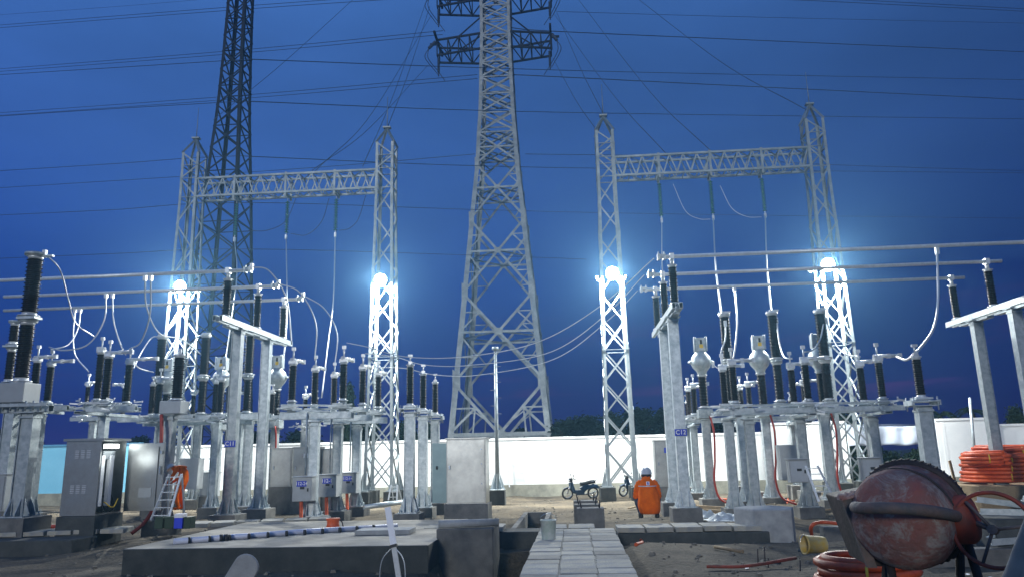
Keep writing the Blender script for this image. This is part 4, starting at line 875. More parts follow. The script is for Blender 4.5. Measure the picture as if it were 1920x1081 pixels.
for (l, pts) in (('dark slack loop left of the first left string', [(555, 372, GY), (535, 415, GY), (500, 432, GY), (466, 432, GY-.3)]), ('dark slack loop between the two left strings', [(617, 372, GY), (603, 415, GY), (575, 440, GY), (545, 438, GY)]),
                 ('dark slack loop right of the second left string', [(686, 366, GY), (672, 410, GY), (655, 428, GY), (636, 432, GY)]), ('thin pale loop between the right strings', [(1262, 345, GY), (1285, 395, GY), (1310, 410, GY), (1332, 411, GY)]),
                 ('thin pale loop right of the middle right string', [(1350, 348, GY), (1372, 390, GY), (1400, 406, GY), (1428, 407, GY)])):
    cable(l, pts, .014 if 'pale' in l else .016, 'wire' if 'dark' in l else 'cable', fit=False, group='slack loops under the gantry beams')
for (l, pts) in (('near sagging cable between the left switch and the right tubes', [(650, 642, 22), (690, 650, 22), (760, 668, 21.8), (870, 668, 21.6), (1010, 640, 21.4), (1130, 570, 21.2), (1226, 484, 21)]),
                 ('middle sagging cable behind the three lone insulators', [(685, 662, 24), (740, 668, 24), (795, 683, 24), (880, 684, 23.8), (1030, 660, 23.5), (1135, 590, 23.3), (1208, 515, 23.2)]),
                 ('far sagging cable behind the three lone insulators', [(712, 688, 26), (760, 690, 26), (818, 702, 26), (900, 702, 25.9), (1040, 672, 25.6), (1140, 600, 25.4), (1196, 544, 25.4)])):
    cable(l, pts, .016, fit=False, group='sagging cables across the middle', n=14)
# ------------------------------------------------------------------ overhead lines
def line(label, pts, r=.05, twin=0, m='wire'):
    r *= .62; w = [P(*p) for p in pts]; mb = MB(); mb.tube(spline(w, 8) if len(w) > 2 else w, r, 5, cap=False)
    if twin: mb.tube([v+Vector((0, 0, -twin)) for v in (spline(w, 8) if len(w) > 2 else w)], r, 5, cap=False)
    mb.org = tuple(w[0]); o = mb.build('overhead_line', m); tag(o, label, 'power line', 'overhead lines against the sky')
dk = 46.0
line('faint topmost line at the upper left corner', [(-60, 32, 95), (200, 14, 90), (420, -4, 85)], .03)
line('twin line running to the top crossarm from the upper left', [(-60, 52, 90), (440, 13, 75), (820, -14, TY)], .05, .42)
line('twin line to the lower crossarm from the left', [(-60, 134, 90), (440, 95, 75), (830, 58, TY-.5)], .05, .40)
line('twin line passing below the lower crossarm on the left', [(-60, 216, 90), (440, 180, 75), (830, 146, TY-.5), (895, 140, TY)], .05, .40)
line('dark line left of the dark pylon, second crossing', [(-60, 144, 60), (200, 128, 52), (455, 112, dk)], .04)
line('dark line from the dark pylon crossing high over the yard', [(458, 111, dk), (890, 127, 60), (1300, 138, 75), (1980, 151, 95)], .055)
line('dark line left of the dark pylon, third crossing', [(-60, 222, 60), (200, 205, 52), (455, 190, dk)], .04)
line('dark line crossing just below the second crossarm', [(458, 190, dk), (890, 207, 60), (1300, 215, 75), (1980, 224, 95)], .055)
line('dark line meeting the outer left gantry peak', [(-60, 324, 60), (200, 308, 55), (350, 297, 52), (458, 292, dk+2)], .04)
line('dark line passing over the left gantry beam to the right', [(458, 293, dk), (890, 311, 60), (1300, 318, 75), (1980, 325, 95)], .05)
line('thin line sinking toward the left gantry beam', [(-60, 356, 80), (340, 331, 72), (620, 312, 68), (890, 289, TY)], .05)
line('dark line right of the pylon passing the right gantry', [(985, 289, TY), (1300, 294, 70), (1560, 309, 80), (1980, 322, 95)], .05)
line('dark line crossing behind the green strings', [(-60, 406, 60), (200, 394, 52), (458, 380, dk), (890, 393, 60), (1300, 402, 75), (1980, 410, 95)], .04)
line('faint line crossing above the left floodlights', [(-60, 487, 60), (200, 476, 52), (460, 467, dk), (870, 478, 60), (1100, 486, 70)], .04)
line('thick line leaving the pylon to the right at its second level', [(955, 52, TY), (1040, 59, TY), (1400, 75, 75), (1980, 100, 90)], .07)
line('thick line leaving the pylon to the right below the lower crossarm', [(955, 140, TY), (1040, 144, TY), (1400, 162, 75), (1980, 190, 90)], .07)
line('faint line at the upper right sky', [(1045, 22, TY), (1400, 32, 75), (1980, 45, 95)], .035)
line('twin line cutting the upper right corner', [(1380, -10, 70), (1600, 0, 76), (1980, 20, 90)], .05, .35)
for l, a, b, sag in (('downlead from the left lower crossarm to the left gantry beam', (803, 122, TY-1), (585, 320, GY), 18), ('second downlead fanning left from the upper crossarm', (808, 30, TY-1), (590, 322, GY), 34),
                     ('steep downlead from the upper crossarm to the inner left column peak', (806, 12, TY-1), (728, 235, GY), 10), ('downlead from the top to the left beam end', (800, 0, TY-1), (680, 312, GY), 16),
                     ('thin downlead crossing in front of the dark pylon from the top', (668, -6, 60), (400, 225, 40), 6), ('thin downlead to the inner right column peak', (1040, 14, TY-1), (1131, 214, GY), 8),
                     ('steep downlead from the right lower crossarm', (1036, 108, TY-1), (1119, 245, GY), 8), ('downlead from the right upper crossarm to the right beam', (1040, 28, TY-1), (1258, 298, GY), 14),
                     ('second downlead to the middle of the right beam', (1085, 0, TY-4), (1342, 292, GY), 20), ('shallow downlead to the outer right column peak', (1188, -8, TY-6), (1512, 206, GY), 16)):
    mid = ((a[0]+b[0])/2, (a[1]+b[1])/2+sag, (a[2]+b[2])/2); line(l, [a, mid, b], .03)
# ------------------------------------------------------------------ slim mast in front of the pylon
def mast():
    Y = 30.5; b = P(933, 916, Y); t0 = P(933, 655, Y); t = thing('lighting_mast', 'slim pale mast with climbing pegs in front of the big pylon', 'mast', (b.x, Y, 0)); mb = MB()
    mb.tube([(b.x, Y, b.z), (b.x, Y, t0.z)], .1, 10, radii=[.085, .06]); mb.build('pole', 'lattice', t); mb = MB()
    for k in range(12): z = b.z+2.0+k*.32; s = 1 if k % 2 else -1; mb.bar((b.x, Y-.05, z), (b.x+s*.22, Y-.05, z), .02)
    mb.build('climbing_peg', 'lattice', t); mb = MB()
    for k in range(8): a = k*math.pi/4; mb.prism([(b.x+.1*math.cos(a), Y+.1*math.sin(a), b.z+.6), (b.x+.1*math.cos(a), Y+.1*math.sin(a), b.z), (b.x+.3*math.cos(a), Y+.3*math.sin(a), b.z)], (0, 0, 0), (.012*math.sin(a), -.012*math.cos(a), 0))
    mb.cyl((b.x, Y, b.z-.03), (b.x, Y, b.z), .32, 12); mb.build('base_flange', 'galv', t); mb = MB(); mb.cyl((b.x, Y, t0.z), (b.x, Y, t0.z+.12), .14, 10); mb.build('top_cap', 'galv', t); footing(t, b.x, Y, b.z-.03, .62, .62, -.3, 'concd')
mast()
# ------------------------------------------------------------------ cabinets
def kiosk():
    """open stainless cabinet on its concrete plinth at the left"""
    a = G(112, 1026, 0.0); Yf = a.y; 
    X0 = P(118, 900, Yf).x; X1 = P(184, 900, Yf).x; Yb = Yf+1.05; z0 = P(150, 966, Yf).z; z1 = P(150, 826, Yf).z
    t = thing('cable_kiosk', 'stainless kiosk with its lit door standing open at the left', 'cabinet', ((X0+X1)/2, Yf, 0)); mb = MB(); w = .03
    mb.box(((X0+X1)/2, Yf+w/2, (z0+z1)/2), (X1-X0, w, z1-z0)); mb.box(((X0+X1)/2, Yb-w/2, (z0+z1)/2), (X1-X0, w, z1-z0)); mb.box((X0+w/2, (Yf+Yb)/2, (z0+z1)/2), (w, Yb-Yf-2*w-.002, z1-z0))
    mb.box(((X0+X1)/2+.02, (Yf+Yb)/2, z1+.03), (X1-X0+.14, Yb-Yf+.12, .06)); mb.box(((X0+X1)/2, (Yf+Yb)/2, z0+.02), (X1-X0-.002, Yb-Yf-.062, .04)); mb.build('housing', 'stain', t)
    for zc, cx in ((z1-.32, .0), (z0+.62, -.04)):
        mb = MB()
        for i in range(3):
            for j in range(5): mb.box(((X0+X1)/2+.0+(i-1)*.15+cx, Yf-.006, zc+(j-2)*.042), (.10, .012, .016))
        mb.build('vent', 'silver', t)
    mb = MB(); mb.box((X0+.25, (Yf+Yb)/2, (z0+z1)/2), (.03, Yb-Yf-.1, z1-z0-.1)); mb.build('back_plate', 'boxgrey', t); mb = MB()
    for k in (.25, .62): mb.box((X1-.12, Yf+k, (z0+z1)/2-.08), (.10, .13, z1-z0-.55))
    mb.build('wiring_duct', 'tagwhite', t); mb = MB(); mb.box((X1-.2, (Yf+Yb)/2, z1-.35), (.18, .5, .2)); mb.build('relay', 'boxgrey', t); rnd = random.Random(4); mb = MB()
    for k in range(16): y = Yf+.15+k*.05; mb.tube(spline([(X1-.2, y, z0+.45), (X1-.1, y+rnd.uniform(-.1, .1), z0+.2), (X1-.05+rnd.uniform(-.1, .12), y, z0+.06)], 5), .012, 5)
    mb.build('wires', 'black', t); mb = MB(); mb.tube(spline([(X1, Yf+.3, z0+.3), (X1+.12, Yf+.5, z0+.16), (X1+.05, Yf+.8, z0+.35)], 6), .015, 5); mb.build('yellow_wire', 'yellow', t)
    mb = MB(); mb.box((X1-.07, (Yf+Yb)/2, z1-.13), (.14, .42, .10)); mb.build('inner_lamp', 'tube', t)
    L = bpy.data.lights.new('cabinet_lamp', 'POINT'); L.energy = 6; L.shadow_soft_size = .22; L.color = (.93, 1, .98); o = bpy.data.objects.new('cabinet_lamp', L); COL.objects.link(o); o.parent = t; o.location = Vector((X1+.16, Yf+.25, z1-.45))-Vector(t['_o'])
    # door hinged at the far edge, swung out towards +X
    d0 = Vector((X1, Yb, 0)); d1 = P(306, 890, Yb+.02); dx = d1.x; mb = MB(); zb2 = z0+.02
    mb.box(((X1+dx)/2+.03, Yb+.02, (zb2+z1)/2-.03), (dx-X1-.06, .04, z1-zb2-.06)); dr = mb.build('door', 'stain', t, bevel=.01)
    mb = MB(); mb.box(((X1+dx)/2+.03, Yb-.02, (zb2+z1)/2-.03), (dx-X1-.35, .03, z1-zb2-.26)); mb.build('door_panel', 'stain', dr); mb = MB(); mb.box(((X1+dx)/2+.1, Yb-.04, zb2+.45), (.34, .01, .24)); mb.build('document_pocket', 'boxgrey', dr)
    mb = MB(); mb.box((dx-.06, Yb-.05, z1-.75), (.03, .05, .2)); mb.box((dx-.06, Yb-.05, z1-.3), (.05, .04, .08)); mb.build('door_handle', 'chrome', dr)
    mb = MB(); mb.box((( X0+X1)/2, (Yf+Yb)/2, z0/2-.2), (X1-X0+.08, Yb-Yf+.1, z0+.38)); mb.build('footing', 'concd', t, bevel=.01)
kiosk()
def kiosk2():
    Y = 22.0; a = P(837, 900, Y); b = P(911, 900, Y); z1 = P(874, 822, Y).z; z0 = P(874, 944, Y).z; cx = (a.x+b.x)/2; w = b.x-a.x
    t = thing('cable_kiosk', 'mottled stainless kiosk on a concrete base with blue-grey door open at its left', 'cabinet', (cx, Y, 0)); mb = MB(); mb.box((cx, Y+.45, (z0+z1)/2), (w, .9, z1-z0)); mb.box((cx, Y+.45, z1+.02), (w+.08, 1.0, .05)); mb.build('housing', 'stain', t, bevel=.008)
    mb = MB(); mb.box((cx, Y-.012, (z0+z1)/2), (w-.06, .02, z1-z0-.06)); dr = mb.build('door', 'stain', t, bevel=.006); mb = MB(); mb.box((a.x+.1, Y-.05, (z0+z1)/2+.12), (.05, .05, .1))
    for q in (-.35, .2, .62): mb.cyl((b.x-.12, Y-.03, (z0+z1)/2+q), (b.x-.12, Y-.02, (z0+z1)/2+q), .025, 8)
    mb.build('door_handle', 'chrome', dr)
    c = P(812, 900, Y+.9); mb = MB(); mb.box(((c.x+a.x)/2+.03, Y+.92, (z0+z1)/2-.05), (a.x-c.x+.1, .04, z1-z0-.08)); d2 = mb.build('side_door', 'door', t); mb = MB(); mb.box((c.x+.12, Y+.87, (z0+z1)/2+.1), (.05, .05, .1)); mb.build('door_handle', 'black', d2)
    mb = MB(); mb.box((cx, Y+.45, z0/2-.12), (w+.12, 1.05, z0+.24)); mb.build('footing', 'conc', t, bevel=.01)
kiosk2()
def plain_cab(px0, px1, py0, py1, Y, label, m='stain', foot=True, tag_=False, d=.6, vents=False):
    a, b = P(px0, (py0+py1)/2, Y), P(px1, (py0+py1)/2, Y); z1, z0 = P(px0, py0, Y).z, P(px0, py1, Y).z; cx = (a.x+b.x)/2; w = b.x-a.x
    t = thing('cabinet', label, 'cabinet', (cx, Y, 0), 'stainless yard cabinets'); mb = MB(); mb.box((cx, Y+d/2, (z0+z1)/2), (w, d, z1-z0)); mb.box((cx, Y+d/2, z1+.02), (w+.06, d+.08, .04)); mb.build('housing', m, t, bevel=.008)
    mb = MB(); mb.box((cx, Y-.012, (z0+z1)/2), (w-.08, .02, z1-z0-.08)); dr = mb.build('door', m, t, bevel=.005); mb = MB(); mb.box((a.x+.12, Y-.04, (z0+z1)/2), (.04, .04, .12)); mb.build('door_handle', 'chrome', dr)
    if vents: mb = MB(); mb.box((cx-.06, Y-.026, z1-.28), (.07, .008, .16)); mb.box((cx+.08, Y-.026, z1-.28), (.07, .008, .16)); mb.build('name_plate', 'tagwhite', dr)
    if tag_: mb = MB(); mb.box((cx+.1, Y-.026, z1-.35), (.16, .008, .2)); mb.build('name_plate', 'tagblue', dr)
    mb = MB(); mb.box((cx, Y+d/2, z0/2-.15), (w+.08, d+.08, z0+.3)); mb.build('footing', 'conc', t, bevel=.01)
plain_cab(508, 547, 841, 912, 27.5, 'plain steel cabinet behind the left box of the numbered three', d=.8)
plain_cab(549, 598, 839, 914, 27.3, 'steel cabinet with two white plates behind the numbered boxes', vents=True)
plain_cab(599, 624, 842, 912, 27.6, 'narrow pale steel cabinet behind the middle numbered box')
plain_cab(1229, 1262, 826, 912, 29.5, 'steel cabinet behind the paired posts right of the crouching worker', tag_=True)
plain_cab(374, 404, 886, 930, 28.6, 'low grey cabinet behind the left stepladder', 'boxgrey', d=.4)
plain_cab(-14, 9, 890, 958, 21, 'grey cabinet partly out of sight at the far left', 'boxgrey', d=.5)
# ------------------------------------------------------------------ concrete in the foreground
def block(label, x0, x1, y0, y1, z0, z1, m='conc', name='concrete_plinth', bevel=.02, cat='plinth', group=None):
    mb = MB(); mb.box(((x0+x1)/2, (y0+y1)/2, (z0+z1)/2), (x1-x0, y1-y0, z1-z0)); return solo(mb, name, m, label, cat, group, bevel=bevel)
pa = G(222, 1030, .45); pb = G(806, 1019, .45); Y0 = (pa.y+pb.y)/2; pc = G(600, 976, .45)
block('wide dark concrete transformer plinth at lower left', pa.x, pb.x, Y0, pc.y, -.5, .45, 'concshade')
q0 = G(818, 991, .62); q1 = G(922, 991, .62); q2 = G(880, 978, .62)
block('square concrete block between the wide plinth and the walkway trench', q0.x, q1.x, q0.y, q0.y+1.25, -.9, .62, 'conc')
q0 = G(665, 1001, .47); q1 = G(765, 1001, .47); mb = MB(); mb.box(((q0.x+q1.x)/2, q0.y+.3, .50), (q1.x-q0.x, .62, .09)); solo(mb, 'loose_slab', 'concl', 'pale loose slab lying on the right end of the wide plinth', 'slab', bevel=.01)
# trench between plinth and walkway, trench further back
mb = MB(); mb.box((-1.42, 19.5, -.10), (.12, 4.4, .90)); mb.box((-.76, 19.5, -.10), (.12, 4.4, .90)); mb.box((-1.09, 21.75, -.10), (.78, .10, .90)); solo(mb, 'trench_wall', 'conc', 'open concrete cable trench running back from the walkway', 'trench', bevel=.01)
# trench kerb under the cross slabs
block('long low concrete trench side under the cross row of slabs, right part', .82, 3.85, 16.02, 16.85, -.2, .34, 'concd', 'trench_wall', cat='trench')
block('long low concrete trench side under the cross row of slabs, left part', -3.4, -.78, 16.45, 17.2, -.2, .36, 'concd', 'trench_wall', cat='trench')
# slabs
def slab_proto(w, d, h, name, m='slab', seed=0):
    rd = random.Random(w*100+d+seed); n = 7; mb = MB(); ring = []
    for (a, b) in [(-1+2*i/n, -1) for i in range(n)]+[(1, -1+2*i/n) for i in range(n)]+[(1-2*i/n, 1) for i in range(n)]+[(-1, 1-2*i/n) for i in range(n)]:
        j = 1-abs(rd.gauss(0, .012))-(.06*rd.random() if rd.random() < .1 else 0); ring.append((a*w/2*j, b*d/2*j, 0))
    mb.prism(ring, (0, 0, 0), (0, 0, h)); mb.org = (0, 0, 0); return mb.build(name, m, bevel=.008)
rnd = random.Random(11)
rows = []; y = 4.6; 
sps = [slab_proto(.492, .443, .09, 'walkway_slab', m, k) for k, m in enumerate(('slab', 'slab', 'slab2', 'slab'))]; used_s = set()
while y < 15.9:
    for i, x in enumerate((-.515, -.01, .495)):
        k = rnd.randrange(4); o = sps[k]
        if k in used_s: o = o.copy(); COL.objects.link(o)
        used_s.add(k); o.location = (x+rnd.uniform(-.012, .012), y+rnd.uniform(-.012, .012), .37+rnd.uniform(-.008, .008)); o.rotation_euler = (rnd.uniform(-.012, .012), rnd.uniform(-.012, .012), rnd.uniform(-.012, .012)+(math.pi if rnd.random() < .5 else 0))
        tag(o, 'pale concrete slab laid in the walkway leading to the worker', 'slab', 'slabs of the walkway')
    y += .445
block('mortar bed showing between the walkway slabs', -.75, .73, 4.5, 15.95, .37, .447, 'slab2', 'mortar_bed', .0, 'mortar')
block('concrete side walls carrying the walkway slabs', -.72, .70, 4.4, 15.97, -.9, .365, 'concd', 'trench_wall', cat='trench')
sp2 = slab_proto(.55, .82, .10, 'trench_cover'); first = True
def cover_row(a, b, y, z, label, dy=0, w=.583, yaw=0):
    global first
    n = int(abs(b-a)/w)
    for i in range(n):
        o = sp2 if first else sp2.copy()
        if not first: COL.objects.link(o)
        first = False; x = a+(i+.5)*w; o.location = (x, y+dy*i+rnd.uniform(-.015, .015), z+rnd.uniform(-.008, .008)); o.rotation_euler = (rnd.uniform(-.015, .015), rnd.uniform(-.02, .02), yaw+rnd.uniform(-.02, .02))
        tag(o, label, 'slab', label)
cover_row(.80, 3.75, 16.42, .352, 'pale cover slab in the cross row right of the walkway end')
cover_row(-3.3, -1.4, 16.85, .372, 'pale cover slab in the cross row left of the open trench')
cover_row(-.78, .80, 16.40, .368, 'pale cover slab where walkway and cross row meet')
a = G(-20, 1012, .4); b = G(112, 990, .4)
cover_row(-18, -11.0, a.y+1.2, .30, 'pale cover slab in the row left of the open kiosk', dy=.12, yaw=.2)
cover_row(-10.6, -6.4, 19.2, .32, 'pale cover slab in the row right of the open kiosk', dy=.16, yaw=.28)
block('dark trench wall left of the open kiosk', -18, -11.4, a.y+1.0, a.y+1.9, -.2, .28, 'concd', 'trench_wall', cat='trench')
# right hexagonal block
def hexblock():
    c0 = G(1388, 960, .78); c1 = G(1440, 1012, .2); cx = (G(1390, 1008, .2).x+G(1502, 1005, .2).x)/2; Y = G(1440, 1010, .18).y+.5; mb = MB(); w = .62
    pts = [(cx-w, Y+.1), (cx-w*.55, Y-.5), (cx+w*.65, Y-.55), (cx+w, Y+.1), (cx+w*.5, Y+.6), (cx-w*.5, Y+.6)]
    mb.prism([(p[0], p[1], -.1) for p in pts], (0, 0, 0), (0, 0, .86)); solo(mb, 'concrete_block', 'concl', 'chunky angular pale concrete block between walkway and mixer', 'block', bevel=.03)
hexblock()
block('long low concrete kerb behind the angular block', 5.0, 9.0, 16.3, 16.6, -.1, .38, 'conc', 'kerb', .015, 'kerb')
def anchor_block(px, y, Y, label):
    c = P(px, y, Y); t = thing('anchor_block', label, 'block', (c.x, Y, 0), 'concrete anchor blocks with bolts'); mb = MB(); mb.box((c.x, Y+.25, c.z/2-.2), (.62, .5, c.z+.4)); mb.build('block', 'conc', t, bevel=.012); mb = MB()
    for a in (-1, 1):
        for b in (-1, 1): mb.cyl((c.x+a*.2, Y+.25+b*.16, c.z-.02), (c.x+a*.2+a*.03, Y+.25+b*.16, c.z+.16), .014, 6)
    mb.build('anchor_bolt', 'mixdark', t)
anchor_block(1107, 952, 17.6, 'front anchor block with bolts between bike and slabs'); anchor_block(1101, 945, 18.6, 'second anchor block with bolts behind the front one'); anchor_block(1098, 938, 19.8, 'third anchor block with bolts nearest the motorbike')
# misc low concrete on right
for (x0, x1, y0, y1, z1, l) in ((5.4, 8.4, 14.2, 14.45, .40, 'low concrete kerb right of the angular block'), (5.3, 8.0, 12.4, 12.65, .42, 'nearer low concrete kerb beside the yellow pail'), (6.4, 11.5, 17.4, 17.7, .35, 'far low kerb behind the mixer')):
    block(l, x0, x1, y0, y1, -.1, z1, 'conc', 'kerb', .015, 'kerb')
for i, (px, py, w, l) in enumerate(((1250, 938, .8, 'timber sleeper lying behind the paired posts'), (1330, 950, 1.0, 'long timber lying beside the plastic sheets'))): 
    p = G(px+60, py+14, .1); mb = MB(); mb.bar((p.x-.9, p.y+1.2, .12), (p.x+.9, p.y-.9, .12), .16, .14); solo(mb, 'timber', 'wood', l, 'timber')
# ------------------------------------------------------------------ pipes, hoses, coils
def pipe(label, pts, r, m, name='pipe', cat='pipe', n=8, sp_=True):
    mb = MB(); mb.tube(spline(pts, n) if sp_ else pts, r, 10); return solo(mb, name, m, label, cat)
a = G(326, 1014, .5); b = G(560, 996, .5); c = G(745, 985, .5)
t = thing('pvc_pipe', 'pale lilac pipe with black bands lying on the wide plinth', 'pipe', a); mb = MB(); mb.tube([a, b, c], .055, 10); mb.build('tube', 'pvc', t)
for k in range(12): mb = MB(); u = .06+k*.082; p = a+(c-a)*u; d = (c-a).normalized(); mb.tube([p-d*.02, p+d*.02], .061, 10); mb.build('band', 'black', t)
for k in (.19, .21): mb = MB(); p = a+(c-a)*k; mb.tube([p-(c-a).normalized()*.03, p+(c-a).normalized()*.03], .075, 8); mb.build('band', 'black', t)
pipe('grey pipe lying on the earth behind the numbered boxes', [P(682, 950, 24), P(770, 938, 25)], .08, 'galv', sp_=False)
pipe('big pale half-round pipe lying on the cross slabs beside the trench', [G(822, 982, .7), G(935, 978, .7)], .075, 'concl', sp_=False)
pipe('bent orange conduit end lying right of the walkway', [G(1158, 1008, .2), G(1180, 1009, .2), G(1198, 1010, .2), G(1204, 1016, .2), G(1192, 1020, .2)], .035, 'hose', 'conduit', 'conduit')
pipe('dark red bar lying on the ground near the mixer', [G(1325, 1061, .22), G(1400, 1060, .22), G(1492, 1045, .26)], .025, 'rust', 'steel_bar', 'bar')
pipe('orange conduit looping over the kerb left of the mixer', [G(1523, 1010, .2), G(1522, 985, .5), G(1545, 978, .55), G(1600, 985, .5)], .035, 'hose', 'conduit', 'conduit')
pipe('short red pipe on the ground left of the kiosk', [G(62, 986, .25), G(112, 986, .25)], .05, 'redhose', 'conduit', 'conduit', sp_=False)
pipe('thin timber lath lying on the bare earth', [G(1340, 1024, .2), G(1393, 1033, .2)], .03, 'wood', 'lath', 'timber', sp_=False)
for i, (px, py, h, l) in enumerate(((1421, 1062, .38, 'first rebar stub left of the orange coils'), (1434, 1060, .40, 'second rebar stub left of the orange coils'), (1500, 1075, .3, 'rebar stub close by the orange coils'), (1440, 1070, .3, 'short rebar stub at the bottom edge'))):
    p = G(px, py, .1); mb = MB(); mb.tube([(p.x, p.y, 0), (p.x+.02, p.y, h)], .011, 6); solo(mb, 'rebar_stub', 'mixdark', l, 'rebar')
def coil(label, c, R0, turns, r, m='hose', layers=2, tilt=0, group='coils of orange conduit', sx=1.0, phase=0):
    mb = MB(); pts = []; n = 26; q = Matrix.Rotation(tilt, 3, 'Y'); 
    for k in range(turns*n+1):
        a = 2*math.pi*k/n+phase; tn = k/n; lay = int(tn) % layers; z = (tn/layers)*r*2.0; rr = R0-lay*r*2.0+.03*math.sin(tn*5)
        pts.append(Vector(c)+q@Vector((rr*math.cos(a)*sx, rr*math.sin(a), z+r)))
    t = thing('conduit_coil', label, 'coil', c, group); mb.tube(pts, r, 7); mb.build('tubing', m, t); mb = MB()
    for k in range(3):
        a = k*2.1-1.9; h = turns/layers*r*2+.02; p = Vector(c)+q@Vector(((R0-r)*math.cos(a)*sx, (R0-r)*math.sin(a), h/2+r*.5)); mb.lathe([(r*2.6, -.015), (r*2.75, 0), (r*2.6, .015)], p, 10, axis=(-math.sin(a), math.cos(a), 0))
    mb.build('tie', 'yellow', t)
c = P(1600, 1075, 6.2); 
for k, l in enumerate(('lowest orange conduit coil left of the mixer', 'upper orange conduit coil left of the mixer')): coil(l, (P(1622, 1050, 9.2).x, 9.2, gh(4.4, 9.2)+.05+.28*k), .50, 6, .045, layers=2, phase=k)
coil('orange conduit coil under the right side of the mixer', (P(1790, 1060, 6.4).x, 6.9, .35), .6, 6, .045)
cc = P(1900, 893, 27)
k = 0
for (px, yb, l, Y) in ((1885, 903, 'bottom coil of the orange stack at the right edge', 25.0), (1885, 888, 'second coil of the orange stack at the right edge', 25.0), (1885, 873, 'third coil of the orange stack at the right edge', 25.0), (1905, 858, 'top coil of the orange stack at the right edge', 25.1), (1850, 871, 'separate orange coil leaning left of the stack', 24.2)):
    p = P(px, yb, Y); coil(l, (p.x, Y, p.z), 1.15 if px > 1860 else .62, 6, .055, layers=2, phase=k, group='orange coil stack at the right edge'); k += 1.3
bs = P(1885, 905, 25); block('dark timber pallet under the orange coil stack', bs.x-1.5, bs.x+1.5, 23.6, 26.2, 0, bs.z, 'wood', 'pallet', cat='pallet')
def scrap():
    c = P(1885, 925, 13); t = thing('steel_profiles', 'heap of galvanised steel profiles right of the mixer', 'steel', (c.x, 13, 0)); rnd = random.Random(5); gz = .16
    for k in range(14):
        mb = MB(); a = rnd.uniform(-.5, .6); L = rnd.uniform(.5, 1.1); p = Vector((c.x+rnd.uniform(-.5, .9), 13+rnd.uniform(-.6, .8), gz+.1+rnd.random()*.75)); d = Vector((math.cos(a), math.sin(a)*.7, rnd.uniform(-.35, .35))).normalized()
        mb.bar(p-d*L/2, p+d*L/2, .11, .02); mb.bar(p-d*L/2+Vector((0, -.05, .04)), p+d*L/2+Vector((0, -.05, .04)), .02, .09); mb.build('profile', 'galv', t)
    mb = MB(); mb.box((c.x+.1, 13.1, gz+.28), (1.2, 1.1, .75), None, .8); mb.build('pile_core', 'concd', t)
scrap()
pipe('thin pale pipe leaning upright before the tall white wall section', [P(1818, 745, 30), P(1829, 862, 29.6)], .05, 'galv', 'leaning_pipe', 'pipe', sp_=False)
mb = MB(); rq = random.Random(21)
for i, (px, py, dx, dy, l) in enumerate(((1432, 936, .5, -.5, 'orange conduit trailing from the first right column foot'), (1478, 940, -.4, -.7, 'orange conduit trailing between the right column feet'), (1392, 934, .7, -.3, 'short orange conduit end behind the angular block'), (1560, 946, .5, .3, 'orange conduit end beside the aluminium ladder'), (575, 962, .3, -.5, 'orange conduit end below the first numbered box'), (1340, 934, .8, -.2, 'orange conduit lying behind the crumpled sheets'))):
    q = G(px, py, .1); z = gh(q.x, q.y)+.04; pipe(l, [q+Vector((0, 0, z-.1+.12)), Vector((q.x+dx*.4, q.y+dy*.5, z)), Vector((q.x+dx, q.y+dy, z)), Vector((q.x+dx*1.6+.2, q.y+dy*.7, z))], .035, 'hose', 'conduit', 'conduit')
for i, (px, py, L, a, l) in enumerate(((1500, 952, 1.2, .3, 'rough plank lying left of the right control box foot'), (1530, 946, 1.0, -.4, 'rough plank crossing another near the ladder'), (1565, 956, 1.3, .1, 'rough plank near the mixer hopper'), (560, 950, .9, .2, 'rough plank behind the first numbered box'), (1190, 948, .5, .5, 'short plank left of the crouching worker'))):
    q = G(px, py, .1); z = gh(q.x, q.y)+.05; mb = MB(); mb.bar((q.x-L/2*math.cos(a), q.y-L/2*math.sin(a), z), (q.x+L/2*math.cos(a), q.y+L/2*math.sin(a), z+.08), .14, .035); solo(mb, 'plank', 'wood', l, 'timber')
mb = MB()
for i in range(46):
    y_ = rq.uniform(9, 30); x_ = rq.uniform(-.55, .55)*y_; z_ = gh(x_, y_)+.02; sz = rq.uniform(.03, .10); mb.box((x_, y_, z_), (sz, sz*.7, .008), Matrix.Rotation(rq.uniform(0, 3), 3, 'Z') @ Matrix.Rotation(rq.uniform(-.3, .3), 3, 'X'))
tag(mb.build('litter', 'tagwhite'), 'scraps of pale paper and plastic littering the earth', 'litter', kind='stuff')
mb = MB(); p = G(1788, 895, .0); q = P(1788, 862, 30); mb.bar((q.x, 30, 0), (q.x-.15, 30, q.z), .09, .06); solo(mb, 'timber_stake', 'wood', 'brown stake standing before the tall white wall section', 'stake')
def plastic(px, py, w, label):
    p = G(px, py, .2); mb = MB(); n = 12; vs = []
    for j in range(n+1):
        for i in range(n+1): u, v = i/n-.5, j/n-.5; e = max(0, 1-(u*u+v*v)*4); vs.append((p.x+u*w, p.y+v*w*.7, gh(p.x, p.y)+.02+.28*e*(.6+.7*noise.noise((u*6+px, v*6, 1)))))
    fs = [(j*(n+1)+i, j*(n+1)+i+1, (j+1)*(n+1)+i+1, (j+1)*(n+1)+i) for j in range(n) for i in range(n)]; mb.add(vs, fs, False); o = solo(mb, 'plastic_sheet', 'sack', label, 'plastic sheet'); md = o.modifiers.new('s', 'SOLIDIFY'); md.thickness = .01
plastic(1318, 958, .9, 'crumpled plastic sheet right of the paired posts'); plastic(1362, 962, 1.2, 'larger crumpled plastic sheet beside the angular block')
